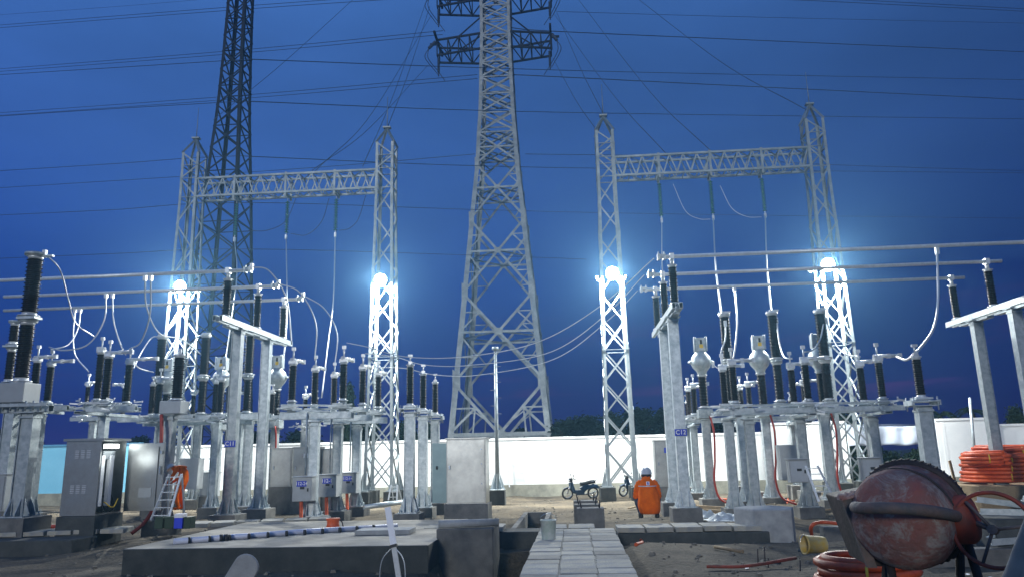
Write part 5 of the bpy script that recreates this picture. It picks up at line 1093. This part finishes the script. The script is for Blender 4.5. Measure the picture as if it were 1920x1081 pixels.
# ------------------------------------------------------------------ pails, boxes, tools
def pail(label, c, r, h, m, axis=(0, 0, 1), rim='pailb', fill=True):
    t = thing('pail', label, 'pail', c, 'pails'); mb = MB(); ax = Vector(axis).normalized(); mb.lathe([(r*.84, 0), (r*.86, .01), (r*.97, h*.93), (r*1.04, h*.94), (r*1.04, h), (r*.95, h), (r*.93, h*.93), (r*.80, .03), (.01, .03)], c, 20, axis=ax); mb.build('shell', m, t)
    mb = MB(); n = 12; q = Vector(c)+ax*h*.97; u = ax.cross(Vector((0, 1, 0.1))).normalized(); v = ax.cross(u); mb.tube([q+u*r*1.05*math.cos(math.pi*k/n)+v*r*1.05*math.sin(math.pi*k/n)*.35+ax*(.12*math.sin(math.pi*k/n)) for k in range(n+1)], .005, 5); mb.build('handle', 'chrome', t)
p = G(1029, 1010, .46); pail('pale green-stained pail standing at the far end of the walkway', p, .145, .34, 'pailg')
p = G(1497, 1022, .34); pail('yellow pail lying on its side left of the mixer', G(1545, 1020, .36), .155, .37, 'paily', (-1, -.25, .05))
def orange_stub():
    p = G(624, 990, .46); t = thing('orange_reel', 'short orange drum standing on the wide plinth', 'drum', p); mb = MB(); mb.lathe([(.14, 0), (.15, .02), (.13, .10), (.13, .16), (.155, .2), (.15, .22), (.05, .225)], p, 18); mb.build('shell', 'hose', t); mb = MB(); mb.tube(spline([p+Vector((.12, 0, .2)), p+Vector((.2, 0, .14)), p+Vector((.24, -.02, .03))], 5), .014, 5); mb.build('tail', 'black', t)
orange_stub()
p = G(333, 990, .46); mb = MB(); mb.box((p.x, p.y+.1, .58), (.20, .2, .24)); t = thing('cool_box', 'small bright blue box with pale lid beside the stepladder', 'box', (p.x, p.y, .46)); mb.build('body', 'bluebox', t, bevel=.01); mb = MB(); mb.box((p.x, p.y+.1, .74), (.21, .21, .09)); mb.build('lid', 'tagwhite', t, bevel=.01)
for i, (px, l) in enumerate(((293, 'dark green crate farthest from the blue box'), (312, 'dark green crate next to the blue box'), (345, 'dark green crate right of the blue box'))):
    p = G(px, 990, .46); mb = MB(); mb.box((p.x, p.y+.2, .57), (.2, .25, .24)); mb.box((p.x, p.y+.2, .70), (.22, .27, .02)); solo(mb, 'crate', 'green', l, 'crate', 'green crates by the stepladder', bevel=.008)
def ladder(label, px, pyt, pyb, Y, w=.42, lean=.5, m='alu', aframe=True, rungs=6, side=.15):
    b = P(px, pyb, Y); tp = P(px, pyt, Y); t = thing('stepladder', label, 'ladder', (b.x, Y, b.z), 'ladders'); H = tp.z-b.z; mb = MB()
    for s in (-1, 1): mb.bar((b.x+s*w/2, Y-lean/2, b.z), (b.x+side+s*w*.36, Y, b.z+H), .05, .03)
    mb.build('side_rail', m, t)
    for k in range(rungs): mb = MB(); u = (k+.6)/rungs; mb.bar((b.x+side*u-w*.46, Y-lean/2*(1-u), b.z+H*u), (b.x+side*u+w*.46, Y-lean/2*(1-u), b.z+H*u), .06, .02); mb.build('rung', m, t)
    if aframe:
        mb = MB()
        for s in (-1, 1): mb.bar((b.x+.1+s*w/2, Y+lean/2, b.z), (b.x+side+s*w*.36, Y+.02, b.z+H), .035, .025)
        mb.build('back_leg', m, t)
ladder('pale stepladder in front of the bent orange worker', 311, 888, 972, 18.6, .45, .6, side=.16); ladder('slim ladder leaning on the white wall beside the slim mast', 946, 836, 912, 35.5, .5, .5, aframe=False, rungs=8, side=0)
ladder('small stool-ladder at the foot of the inner left column', 738, 908, 936, 26.5, .3, .3, rungs=3, side=.02); ladder('aluminium ladder standing in the right bay', 1546, 872, 938, 19.5, .4, .4, rungs=6, side=-.22)
def rail():
    Y = 28.4; t = thing('guard_rail', 'grey pipe guard rail behind the left stepladder', 'railing', P(375, 925, Y)); mb = MB()
    for px in (350, 376, 402): a, b = P(px, 858, Y), P(px, 925, Y); mb.cyl((a.x, Y, 0), (a.x, Y, a.z), .022, 6)
    a, b = P(346, 860, Y), P(404, 860, Y)
    for z in (a.z, a.z-.45): mb.cyl((a.x, Y, z), (b.x, Y, z), .022, 6)
    mb.build('frame', 'galv', t)
rail()
def staff():
    a = P(727, 950, 11.2); b = P(748, 1084, 11.0); t = thing('survey_staff', 'white staff with dark clamp leaning in front of the wide plinth', 'staff', b); mid = a+(b-a)*.55; mb = MB(); mb.bar(a, mid, .085, .04, up=(0, 1, 0)); mb.build('upper_section', 'tagwhite', t); mb = MB(); mb.bar(mid, b+(b-a)*.25, .07, .035, up=(0, 1, 0)); mb.build('lower_section', 'boxgrey', t)
    mb = MB(); mb.bar(mid-(b-a)*.02, mid+(b-a)*.02, .1, .06, up=(0, 1, 0)); mb.build('clamp', 'black', t)
    for s, m in ((1, 'cable'), (-1, 'boxgrey')):
        mb = MB(); mb.tube(spline([mid, mid+Vector((s*.16, -.05, -.2)), mid+Vector((s*.17, -.05, -.55)), mid+Vector((s*.03, 0, -.8))], 8), .008, 5); mb.build('cord', m, t)
staff()
def rounded_plate():
    Y = 6.6; t = None; c = P(452, 1075, Y); mb = MB(); pts = []; w, h = .115, .21; q = Matrix.Rotation(R(32), 3, 'Y')
    for k in range(13): a = math.pi*k/12; pts.append(Vector((w*math.cos(a), 0, .07+.10*math.sin(a))))
    pts += [Vector((-w, 0, -.6)), Vector((w, 0, -.6))]; mb.prism([c+q@p for p in pts], (0, 0, 0), (0, .035, 0)); solo(mb, 'trowel_board', 'concl', 'grey round-topped board leaning near the foot of the wide plinth', 'board', bevel=.01)
    p = G(262, 1072, 0); mb = MB(); mb.bar((p.x-.25, p.y, .05), (p.x+.15, p.y+.05, .12), .06, .04); mb.bar((p.x+.2, p.y+.1, -.05), (p.x+.26, p.y+.12, .28), .10, .03); solo(mb, 'scrap_bracket', 'boxgrey', 'small grey bracket dropped at the corner of the wide plinth', 'bracket')
rounded_plate()
# ------------------------------------------------------------------ motorbikes
def motorbike(label, c, yaw, s=1.0):
    t = thing('motorbike', label, 'motorbike', (0, 0, 0), 'parked motorbikes'); Lw = 1.22
    def torus(cx, cz, R0, r, n=24, m=8):
        mb = MB(); vs = []; fs = []
        for i in range(n):
            for j in range(m): a, b = 2*math.pi*i/n, 2*math.pi*j/m; q = R0+r*math.cos(b); vs.append((cx+q*math.cos(a), r*math.sin(b), cz+q*math.sin(a)))
        for i in range(n):
            for j in range(m): fs.append((i*m+j, ((i+1) % n)*m+j, ((i+1) % n)*m+(j+1) % m, i*m+(j+1) % m))
        return mb.add(vs, fs, True)
    for cx in (-Lw/2, Lw/2):
        o = torus(cx, .28, .235, .042).build('wheel', 'black', t); mb = torus(cx, .28, .20, .016)
        for k in range(12): a = k*math.pi/6; mb.cyl((cx, 0, .28), (cx+.2*math.cos(a), 0, .28+.2*math.sin(a)), .005, 4)
        mb.cyl((cx, -.05, .28), (cx, .05, .28), .045, 10); mb.build('rim', 'chrome', o)
    mb = MB(); mb.tube(spline([(-.48, 0, .78), (-.42, 0, .55), (-.28, 0, .36), (.05, 0, .33), (.3, 0, .5), (.68, 0, .62)], 6), .09, 8, radii=None); mb.box((0, 0, .32), (.36, .2, .22)); mb.prism([(.1, -.1, .4), (.75, -.08, .56), (.78, -.08, .66), (.2, -.1, .66), (-.05, -.1, .5)], (0, 0, 0), (0, .2, 0)); mb.prism([(-.44, -.14, .8), (-.36, -.16, .4), (-.2, -.16, .25), (-.28, -.14, .5), (-.38, -.1, .82)], (0, 0, 0), (0, .3, 0)); mb.build('body', 'bikeblue', t, bevel=.015)
    mb = MB(); mb.tube(spline([(.0, 0, .68), (.2, 0, .70), (.45, 0, .76), (.72, 0, .80)], 5), .085, 8, radii=None); mb.build('seat', 'black', t)
    mb = MB(); mb.cyl((-Lw/2, .05, .28), (-.46, .05, .72), .022, 8); mb.cyl((-Lw/2, -.05, .28), (-.46, -.05, .72), .022, 8); mb.build('fork', 'chrome', t)
    mb = MB(); mb.tube(spline([(-.30, -.34, .93), (-.38, -.15, .95), (-.42, 0, .90), (-.38, .15, .95), (-.30, .34, .93)], 5), .015, 6); mb.box((-.45, 0, .88), (.14, .2, .14)); mb.build('handlebar', 'black', t, bevel=.02)
    for s2 in (-1, 1):
        mb = MB(); mb.tube([(-.36, s2*.22, .95), (-.38, s2*.26, 1.08)], .007, 5); mb.lathe([(.01, 0), (.05, .005), (.05, .015), (.01, .02)], (-.39, s2*.27, 1.10), 10, axis=(1, 0, 0)); mb.build('mirror', 'black', t)
    mb = MB(); mb.lathe([(.03, 0), (.065, .03), (.06, .06)], (-.50, 0, .86), 12, axis=(-1, 0, 0)); mb.build('headlight', 'chrome', t)
    mb = MB(); mb.prism([(-Lw/2-.22, -.06, .50), (-Lw/2, -.06, .58), (-Lw/2+.18, -.06, .50), (-Lw/2, -.06, .54)], (0, 0, 0), (0, .12, 0)); mb.prism([(.55, -.07, .60), (.86, -.07, .46), (.92, -.07, .50), (.80, -.07, .66)], (0, 0, 0), (0, .14, 0)); mb.build('mudguard', 'bikeblue', t)
    mb = MB(); mb.tube(spline([(-.1, .12, .25), (.2, .13, .2), (.55, .14, .24), (.82, .14, .34)], 5), .03, 8, radii=None); mb.bar((.0, .1, .22), (-.08, .25, .02), .02); mb.build('exhaust', 'chrome', t)
    mb = MB(); mb.tube(spline([(.5, -.1, .80), (.75, -.09, .86), (.85, 0, .86), (.75, .09, .86), (.5, .1, .80)], 5), .012, 5); mb.build('grab_rail', 'chrome', t)
    t.location = c; t.rotation_euler = (R(5), 0, yaw); t.scale = (s, s, s); return t
b = P(1088, 926, 33.0); motorbike('dark blue motorbike parked by the white wall', (b.x, 33.0, gh(b.x, 33)), R(14), .92)
b = P(1188, 924, 33.4); motorbike('motorbike half hidden behind the inner right lattice column foot', (b.x, 33.4, gh(b.x, 33.4)), R(35), .92)
# ------------------------------------------------------------------ people
def skin_body(name, verts, edges, radii, m, parent, root=0, sub=2):
    me = bpy.data.meshes.new(name); off = Vector(parent['_o']) if parent else Vector((0, 0, 0)); me.from_pydata([tuple(Vector(v)-off) for v in verts], edges, []); me.materials.append(M[m])
    o = bpy.data.objects.new(name, me); COL.objects.link(o); o.parent = parent; o['_o'] = tuple(off)
    sk = o.modifiers.new('skin', 'SKIN'); sk.use_smooth_shade = True; ly = me.skin_vertices[0].data
    for i, r in enumerate(radii): ly[i].radius = (r, r) if not isinstance(r, tuple) else r; ly[i].use_root = (i == root)
    sb = o.modifiers.new('sub', 'SUBSURF'); sb.levels = sub; sb.render_levels = sub; return o
def loft(rings, n=24, wr=0, seed=0):
    """rings: (cx,cy,cz,rx,ry[,power])"""
    mb = MB(); vs = []
    for i, rg in enumerate(rings):
        cx, cy, cz, rx, ry = rg[:5]
        for k in range(n):
            a = 2*math.pi*k/n; w = 1+wr*noise.noise((math.cos(a)*2.2+seed, math.sin(a)*2.2, i*.55)); c, s = math.cos(a), math.sin(a)
            vs.append((cx+rx*w*math.copysign(abs(c)**.85, c), cy+ry*w*math.copysign(abs(s)**.85, s), cz+(rg[5] if len(rg) > 5 else 0)*s))
    fs = [(i*n+k, i*n+(k+1) % n, (i+1)*n+(k+1) % n, (i+1)*n+k) for i in range(len(rings)-1) for k in range(n)]
    fs += [tuple(reversed(range(n))), tuple((len(rings)-1)*n+k for k in range(n))]; mb.add(vs, fs, True); return mb
def fingers(parent, wrist, direction, down, m='skin'):
    d = Vector(direction).normalized(); dn = Vector(down).normalized(); s = d.cross(dn).normalized(); w = Vector(wrist); V = [w, w+d*.05, w+d*.09]; E = [(0, 1), (1, 2)]; Rr = [.026, .034, .036]
    for k, L in enumerate((.068, .078, .073, .056)):
        o = (k-1.5)*.021; b = w+d*.095+s*o; i = len(V); V += [b, b+d*L*.5+dn*.012, b+d*L*.8+dn*.045]; E += [(2, i), (i, i+1), (i+1, i+2)]; Rr += [.0095, .009, .0075]
    i = len(V); b = w+d*.03+s*-.035; V += [b, b+d*.035-s*.02+dn*.02, b+d*.06-s*.015+dn*.04]; E += [(1, i), (i, i+1), (i+1, i+2)]; Rr += [.012, .011, .009]
    return skin_body('hand', V, E, Rr, m, parent, 0, 1)
def worker():
    f = G(1219, 971, .46); x, y, z = f.x, f.y+.12, .46; t = thing('person', 'person in orange jacket and white helmet crouching on the slabs, seen from behind', 'person', (x, y, z))
    # facing +Y ; pelvis low
    V = [(x, y+.02, z+.30), (x, y+.05, z+.48), (x, y+.14, z+.68), (x, y+.20, z+.82), (x, y+.25, z+.91), (x, y+.28, z+1.02)]
    V = [Vector(v) for v in V]; E = [(0, 1), (1, 2), (2, 3), (3, 4), (4, 5)]; Rr = [.14, .13, .13, .10, .05, .085]
    def add(p, par, r): V.append(Vector(p)); E.append((par, len(V)-1)); Rr.append(r); return len(V)-1
    for s in (-1, 1):
        h = add((x+s*.12, y+.06, z+.26), 0, .105); k = add((x+s*.27, y+.36, z+.43), h, .07); a = add((x+s*.19, y+.10, z+.09), k, .045); add((x+s*.20, y+.27, z+.04), a, .042)
        sh = add((x+s*.155, y+.20, z+.75), 3, .05); e = add((x+s*.25, y+.35, z+.55), sh, .045); add((x+s*.14, y+.58, z+.48), e, .03)
    skin_body('body', V, E, Rr, 'navy', t, 0, 2)
    # jacket
    mb = loft([(x, y+.02, z+.085, .17, .15), (x+.01, y+.01, z+.10, .215, .20), (x+.01, y+.01, z+.18, .240, .235), (x+.015, y+.015, z+.29, .255, .25), (x+.01, y+.04, z+.42, .242, .245), (x+.005, y+.08, z+.54, .225, .225), (x, y+.12, z+.65, .215, .205), (x, y+.16, z+.74, .20, .175), (x, y+.19, z+.81, .165, .14), (x, y+.22, z+.86, .115, .105), (x, y+.24, z+.90, .092, .09), (x, y+.25, z+.945, .09, .09)], 48, .20, 3)
    mb.v = [(lambda v, q: tuple(v+q*(.012*noise.noise((v.x*16+v.z*9, v.y*10, v.z*7))+.006*math.sin(v.z*34+v.x*26))))(Vector(v), Vector((v[0]-x, v[1]-y, 0)).normalized()) for v in mb.v]
    j = mb.build('jacket', 'orange', t); md = j.modifiers.new('sub', 'SUBSURF'); md.levels = 1; md.render_levels = 1
    for s in (-1, 1):
        mb = MB(); pts = spline([(x+s*.13, y+.17, z+.79), (x+s*.205, y+.19, z+.72), (x+s*.245, y+.22, z+.58), (x+s*.262, y+.27, z+.46), (x+s*.22, y+.42, z+.44), (x+s*.15, y+.53, z+.46)], 6); n = len(pts)
        mb.tube(pts, .08, 12, radii=[.082-.03*i/n+.007*math.sin(i*1.9) for i in range(n)]); mb.build('sleeve', 'orange', j)
        fingers(t, (x+s*.13, y+.57, z+.47), (-s*.5, 1, -.3), (0, .2, -1))
    # reflective band and badge follow the back
    mb = MB(); n = 20
    for i in range(n):
        a0 = math.pi+math.pi*(.06+.88*i/n); a1 = math.pi+math.pi*(.06+.88*(i+1)/n)
        q = [(x+.213*math.cos(a), y+.135+.212*math.sin(a), z+.70+dz) for a in (a0, a1) for dz in (0, .022)]; mb.add([q[0], q[2], q[3], q[1]], [(0, 1, 2, 3)])
    mb.build('reflective_band', 'silver', j); mb = MB(); mb.box((x+.0, y-.065, z+.775), (.075, .012, .085), Matrix.Rotation(R(-22), 3, 'X')); bd = mb.build('badge', 'tagwhite', j); mb = MB(); mb.box((x+.0, y-.074, z+.775), (.03, .008, .06), Matrix.Rotation(R(-22), 3, 'X')); mb.build('badge_mark', 'tagblue', bd)
    # helmet
    hc = Vector((x+.005, y+.27, z+.985)); prof = [(.135, 0), (.128, .02), (.122, .06), (.10, .105), (.06, .135), (.005, .145)]; mb = MB(); mb.lathe([(.145, -.012), (.145, 0)]+prof, hc, 24); mb.bar(hc+Vector((0, -.1, .10)), hc+Vector((0, .1, .10)), .03, .03); hm = mb.build('helmet', 'helmet', t)
    mb = MB(); mb.lathe([(.105, -.10), (.112, -.06), (.118, -.005)], hc, 20); mb.build('hair', 'black', t)
    for s in (-1, 1):
        mb = MB(); mb.lathe([(.012, 0), (.03, .008), (.03, .018), (.012, .026)], hc+Vector((s*.10, .01, -.05)), 10, axis=(s, 0, 0)); mb.build('ear', 'skin', t)
        sx, sy = x+s*.185, y+.06; mb = loft([(sx, sy+.06, z, .05, .14), (sx, sy+.06, z+.03, .055, .145), (sx, sy+.05, z+.06, .052, .12), (sx, sy-.01, z+.10, .046, .06), (sx, sy-.02, z+.14, .042, .05)], 16); mb.build('shoe', 'black', t)
worker()
def worker2():
    f = P(336, 952, 20.2); x, y, z = f.x, 20.2, .1; t = thing('person', 'person in orange overalls bending behind the left stepladder', 'person', (x, y, z)); z = P(336, 955, 20.2).z
    V = [Vector(v) for v in ((x+.04, y, z+.74), (x+.07, y, z+.90), (x+.03, y, z+1.06), (x-.10, y, z+1.14), (x-.19, y, z+1.12), (x-.28, y, z+1.06))]; E = [(0, 1), (1, 2), (2, 3), (3, 4), (4, 5)]; Rr = [.14, .14, .15, .11, .05, .09]
    def add(p, par, r): V.append(Vector(p)); E.append((par, len(V)-1)); Rr.append(r); return len(V)-1
    for s in (-1, 1):
        h = add((x+.02, y+s*.1, z+.7), 0, .10); k = add((x-.06, y+s*.12, z+.4), h, .07); a = add((x+.04, y+s*.12, z+.06), k, .045); add((x-.1, y+s*.12, z+.03), a, .04)
        sh = add((x-.06, y+s*.18, z+1.08), 3, .06); e = add((x-.18, y+s*.2, z+.84), sh, .045); add((x-.32, y+s*.12, z+.72), e, .035)
    skin_body('body', V, E, Rr, 'orange', t, 0, 2); mb = MB(); mb.lathe([(.14, 0), (.12, .03), (.10, .10), (.02, .14)], (x-.31, y, z+1.10), 18, axis=(-.6, 0, .8)); mb.build('helmet', 'helmet', t)
    for s in (-1, 1): fingers(t, (x-.32, y+s*.12, z+.72), (-1, 0, -.4), (0, 0, -1))
worker2()
# ------------------------------------------------------------------ concrete mixer
def mixer():
    Y = 5.5; c = P(1702, 965, Y); ax = Vector((.66, .74, .14)).normalized(); t = thing('concrete_mixer', 'old pink-painted concrete mixer with tilted drum and handwheel', 'mixer', (c.x, Y, .16)); Rm = .325
    o = c-ax*.28; mb = MB(); prof = [(.01, -.08), (.10, -.072), (.19, -.045), (.26, -.0), (.305, .06), (Rm-.004, .13), (Rm, .16), (Rm+.004, .17), (Rm+.004, .185), (Rm, .19), (Rm, .40), (.31, .44), (.26, .56), (.21, .68), (.205, .74), (.185, .74), (.19, .68)]
    mb.lathe(prof, o, 64, axis=ax)
    mb.v = [tuple(Vector(v)+(Vector(v)-c).normalized()*(.012*noise.noise(Vector(v)*4)+.004*noise.noise(Vector(v)*14))) for v in mb.v]; dr = mb.build('drum', 'pink', t)
    mb = MB(); mb.lathe([(Rm+.001, .375), (Rm+.03, .38), (Rm+.03, .43), (Rm-.01, .435)], o, 48, axis=ax); 
    u = ax.orthogonal().normalized(); v = ax.cross(u)
    for k in range(48): a = 2*math.pi*k/48; mb.bar(o+ax*.38+(u*math.cos(a)+v*math.sin(a))*(Rm+.027), o+ax*.43+(u*math.cos(a)+v*math.sin(a))*(Rm+.027), .018, .018)
    mb.build('gear_ring', 'mixdark', dr); mb = MB(); mb.lathe([(Rm+.002, .205), (Rm+.009, .208), (Rm+.009, .216), (Rm+.002, .219)], o, 48, axis=ax); mb.build('seam', 'mixdark', dr)
    # yoke: pipe passing in front of the drum
    p0 = P(1612, 950, Y-.15); p1 = P(1700, 953, Y-.50); p2 = P(1790, 966, Y-.32); mb = MB()
    pts = spline([P(1625, 938, Y+.35), P(1604, 948, Y-.05), P(1612, 951, Y-.3), P(1650, 951, Y-.44), p1, P(1750, 958, Y-.45), p2, P(1815, 975, Y-.1)], 8); mb.tube(pts, .037, 12); mb.build('yoke', 'mixpipe', t)
    # gearbox disc on the right
    g = P(1812, 972, Y-.20); gx = Vector((.75, -.6, .1)).normalized(); mb = MB(); mb.lathe([(.02, -.1), (.13, -.09), (.155, -.06), (.155, .02), (.13, .05), (.06, .07), (.03, .07)], g, 28, axis=gx); mb.build('gear_cover', 'rust', t)
    # handwheel
    w = P(1862, 992, Y-.42); n = Vector((-.62, -.75, .15)).normalized(); a = n.orthogonal().normalized(); b = n.cross(a); mb = MB(); Rw = .225; m_ = 40
    mb.tube([w+(a*math.cos(2*math.pi*k/m_)+b*math.sin(2*math.pi*k/m_))*Rw for k in range(m_+1)], .013, 8); wh = mb.build('handwheel', 'rust', t); mb = MB()
    for k in range(3): q = a*math.cos(k*2.094+.5)+b*math.sin(k*2.094+.5); mb.tube([w, w+q*Rw], .011, 6)
    mb.cyl(w-n*.03, w+n*.03, .03, 10); mb.tube([w, g], .018, 6); mb.build('spoke', 'mixpipe', wh)
    # hopper / motor box on the left
    ya = Y+.05; q = [P(1577, 932, ya), P(1648, 918, ya), P(1672, 1062, ya), P(1628, 1060, ya)]; z1 = q[0].z; z0 = q[2].z; xl = q[0].x; xr = q[1].x
    mb = MB(); mb.prism(q, (0, 0, 0), (.05, .5, 0)); mb.build('motor_housing', 'mixdark', t, bevel=.01)
    mb = MB(); mb.prism([P(1575, 934, ya-.02), P(1592, 930, ya-.02), P(1642, 1062, ya-.02), P(1624, 1062, ya-.02)], (0, 0, 0), (-.0, -.03, 0)); mb.build('housing_side', 'mixpipe', t)
    mb = MB(); r_ = random.Random(8)
    a_, b_ = P(1573, 934, ya-.02), P(1660, 913, ya-.02); mb.bar(a_, b_, .10, .02)
    for k in range(26): p_ = a_+(b_-a_)*r_.random()+Vector((0, r_.uniform(-.04, .05), .012)); mb.box(p_, (r_.uniform(.015, .05), .03, r_.uniform(.01, .03)))
    mb.build('housing_rim', 'mixcrust', t)
    # frame and legs
    mb = MB(); zc = c.z
    for s, xx in ((-1, xl+.25), (1, g.x+.05)):
        for dy in (-.35, .45): mb.tube([(xx, Y, zc-.25 if s < 0 else zc), (xx+s*.06, Y+dy, .18)], .03, 8)
        mb.tube([(xx, Y-.35, .4), (xx, Y+.45, .4)], .022, 6)
    mb.tube([(xl+.25, Y, .62), (g.x+.05, Y, .62)], .035, 8); mb.tube([(xl+.25, Y+.1, zc-.3), (g.x, Y+.1, zc-.25)], .04, 8); mb.tube([(xl+.3, Y+.25, .62), (c.x, Y+.35, zc-.45)], .03, 6); mb.build('frame', 'mixdark', t)
    for s in (-1, 1): mb = MB(); mb.lathe([(.03, -.05), (.19, -.05), (.215, -.03), (.215, .03), (.19, .05), (.03, .05)], (xl+.3 if s < 0 else g.x, Y+.5, .36), 22, axis=(1, 0, 0)); mb.build('wheel', 'black', t)
    return c
mixer()
def tarp():
    Y = 3.6; apex = P(2005, 900, Y); b0 = P(1842, 1081, Y-.1); mb = MB(); n, m = 26, 16; vs = []
    cx = apex.x+.1; zt = apex.z; 
    for j in range(m+1):
        v = j/m; z = zt-(zt-.1)*v; r = .06+.62*(1-(1-v)**1.0)**.9*1.25
        for i in range(n):
            a = 2*math.pi*i/n; w = 1+.16*noise.noise((math.cos(a)*2, math.sin(a)*2, v*2.5))+.05*math.sin(a*7+v*3)
            vs.append((cx+r*w*math.cos(a), Y+.25+r*w*math.sin(a)*.8, z))
    fs = [(j*n+i, j*n+(i+1) % n, (j+1)*n+(i+1) % n, (j+1)*n+i) for j in range(m) for i in range(n)]+[tuple(range(n))]; mb.add(vs, fs, True)
    o = solo(mb, 'tarpaulin_heap', 'tarpg', 'dark blue-grey tarpaulin draped heap at the lower right corner', 'tarpaulin'); md = o.modifiers.new('sub', 'SUBSURF'); md.levels = 2; md.render_levels = 2
tarp()
# ------------------------------------------------------------------ night haze round the lamps
def haze():
    mb = MB(); mb.box((0, 20, 32), (560, 560, 68)); o = mb.build('haze', 'white'); m = bpy.data.materials.new('haze'); m.use_nodes = True; nt = m.node_tree; nt.nodes.clear(); out = nt.nodes.new('ShaderNodeOutputMaterial'); v = nt.nodes.new('ShaderNodeVolumePrincipled')
    v.inputs['Color'].default_value = (.30, .66, 1, 1); v.inputs['Density'].default_value = .0014; v.inputs['Anisotropy'].default_value = .72; nt.links.new(v.outputs[0], out.inputs['Volume']); o.data.materials.clear(); o.data.materials.append(m)
    tag(o, 'thin night haze glowing round the floodlights', 'haze', kind='stuff')
haze()
for o in bpy.data.objects:
    if '_o' in o.keys(): del o['_o']
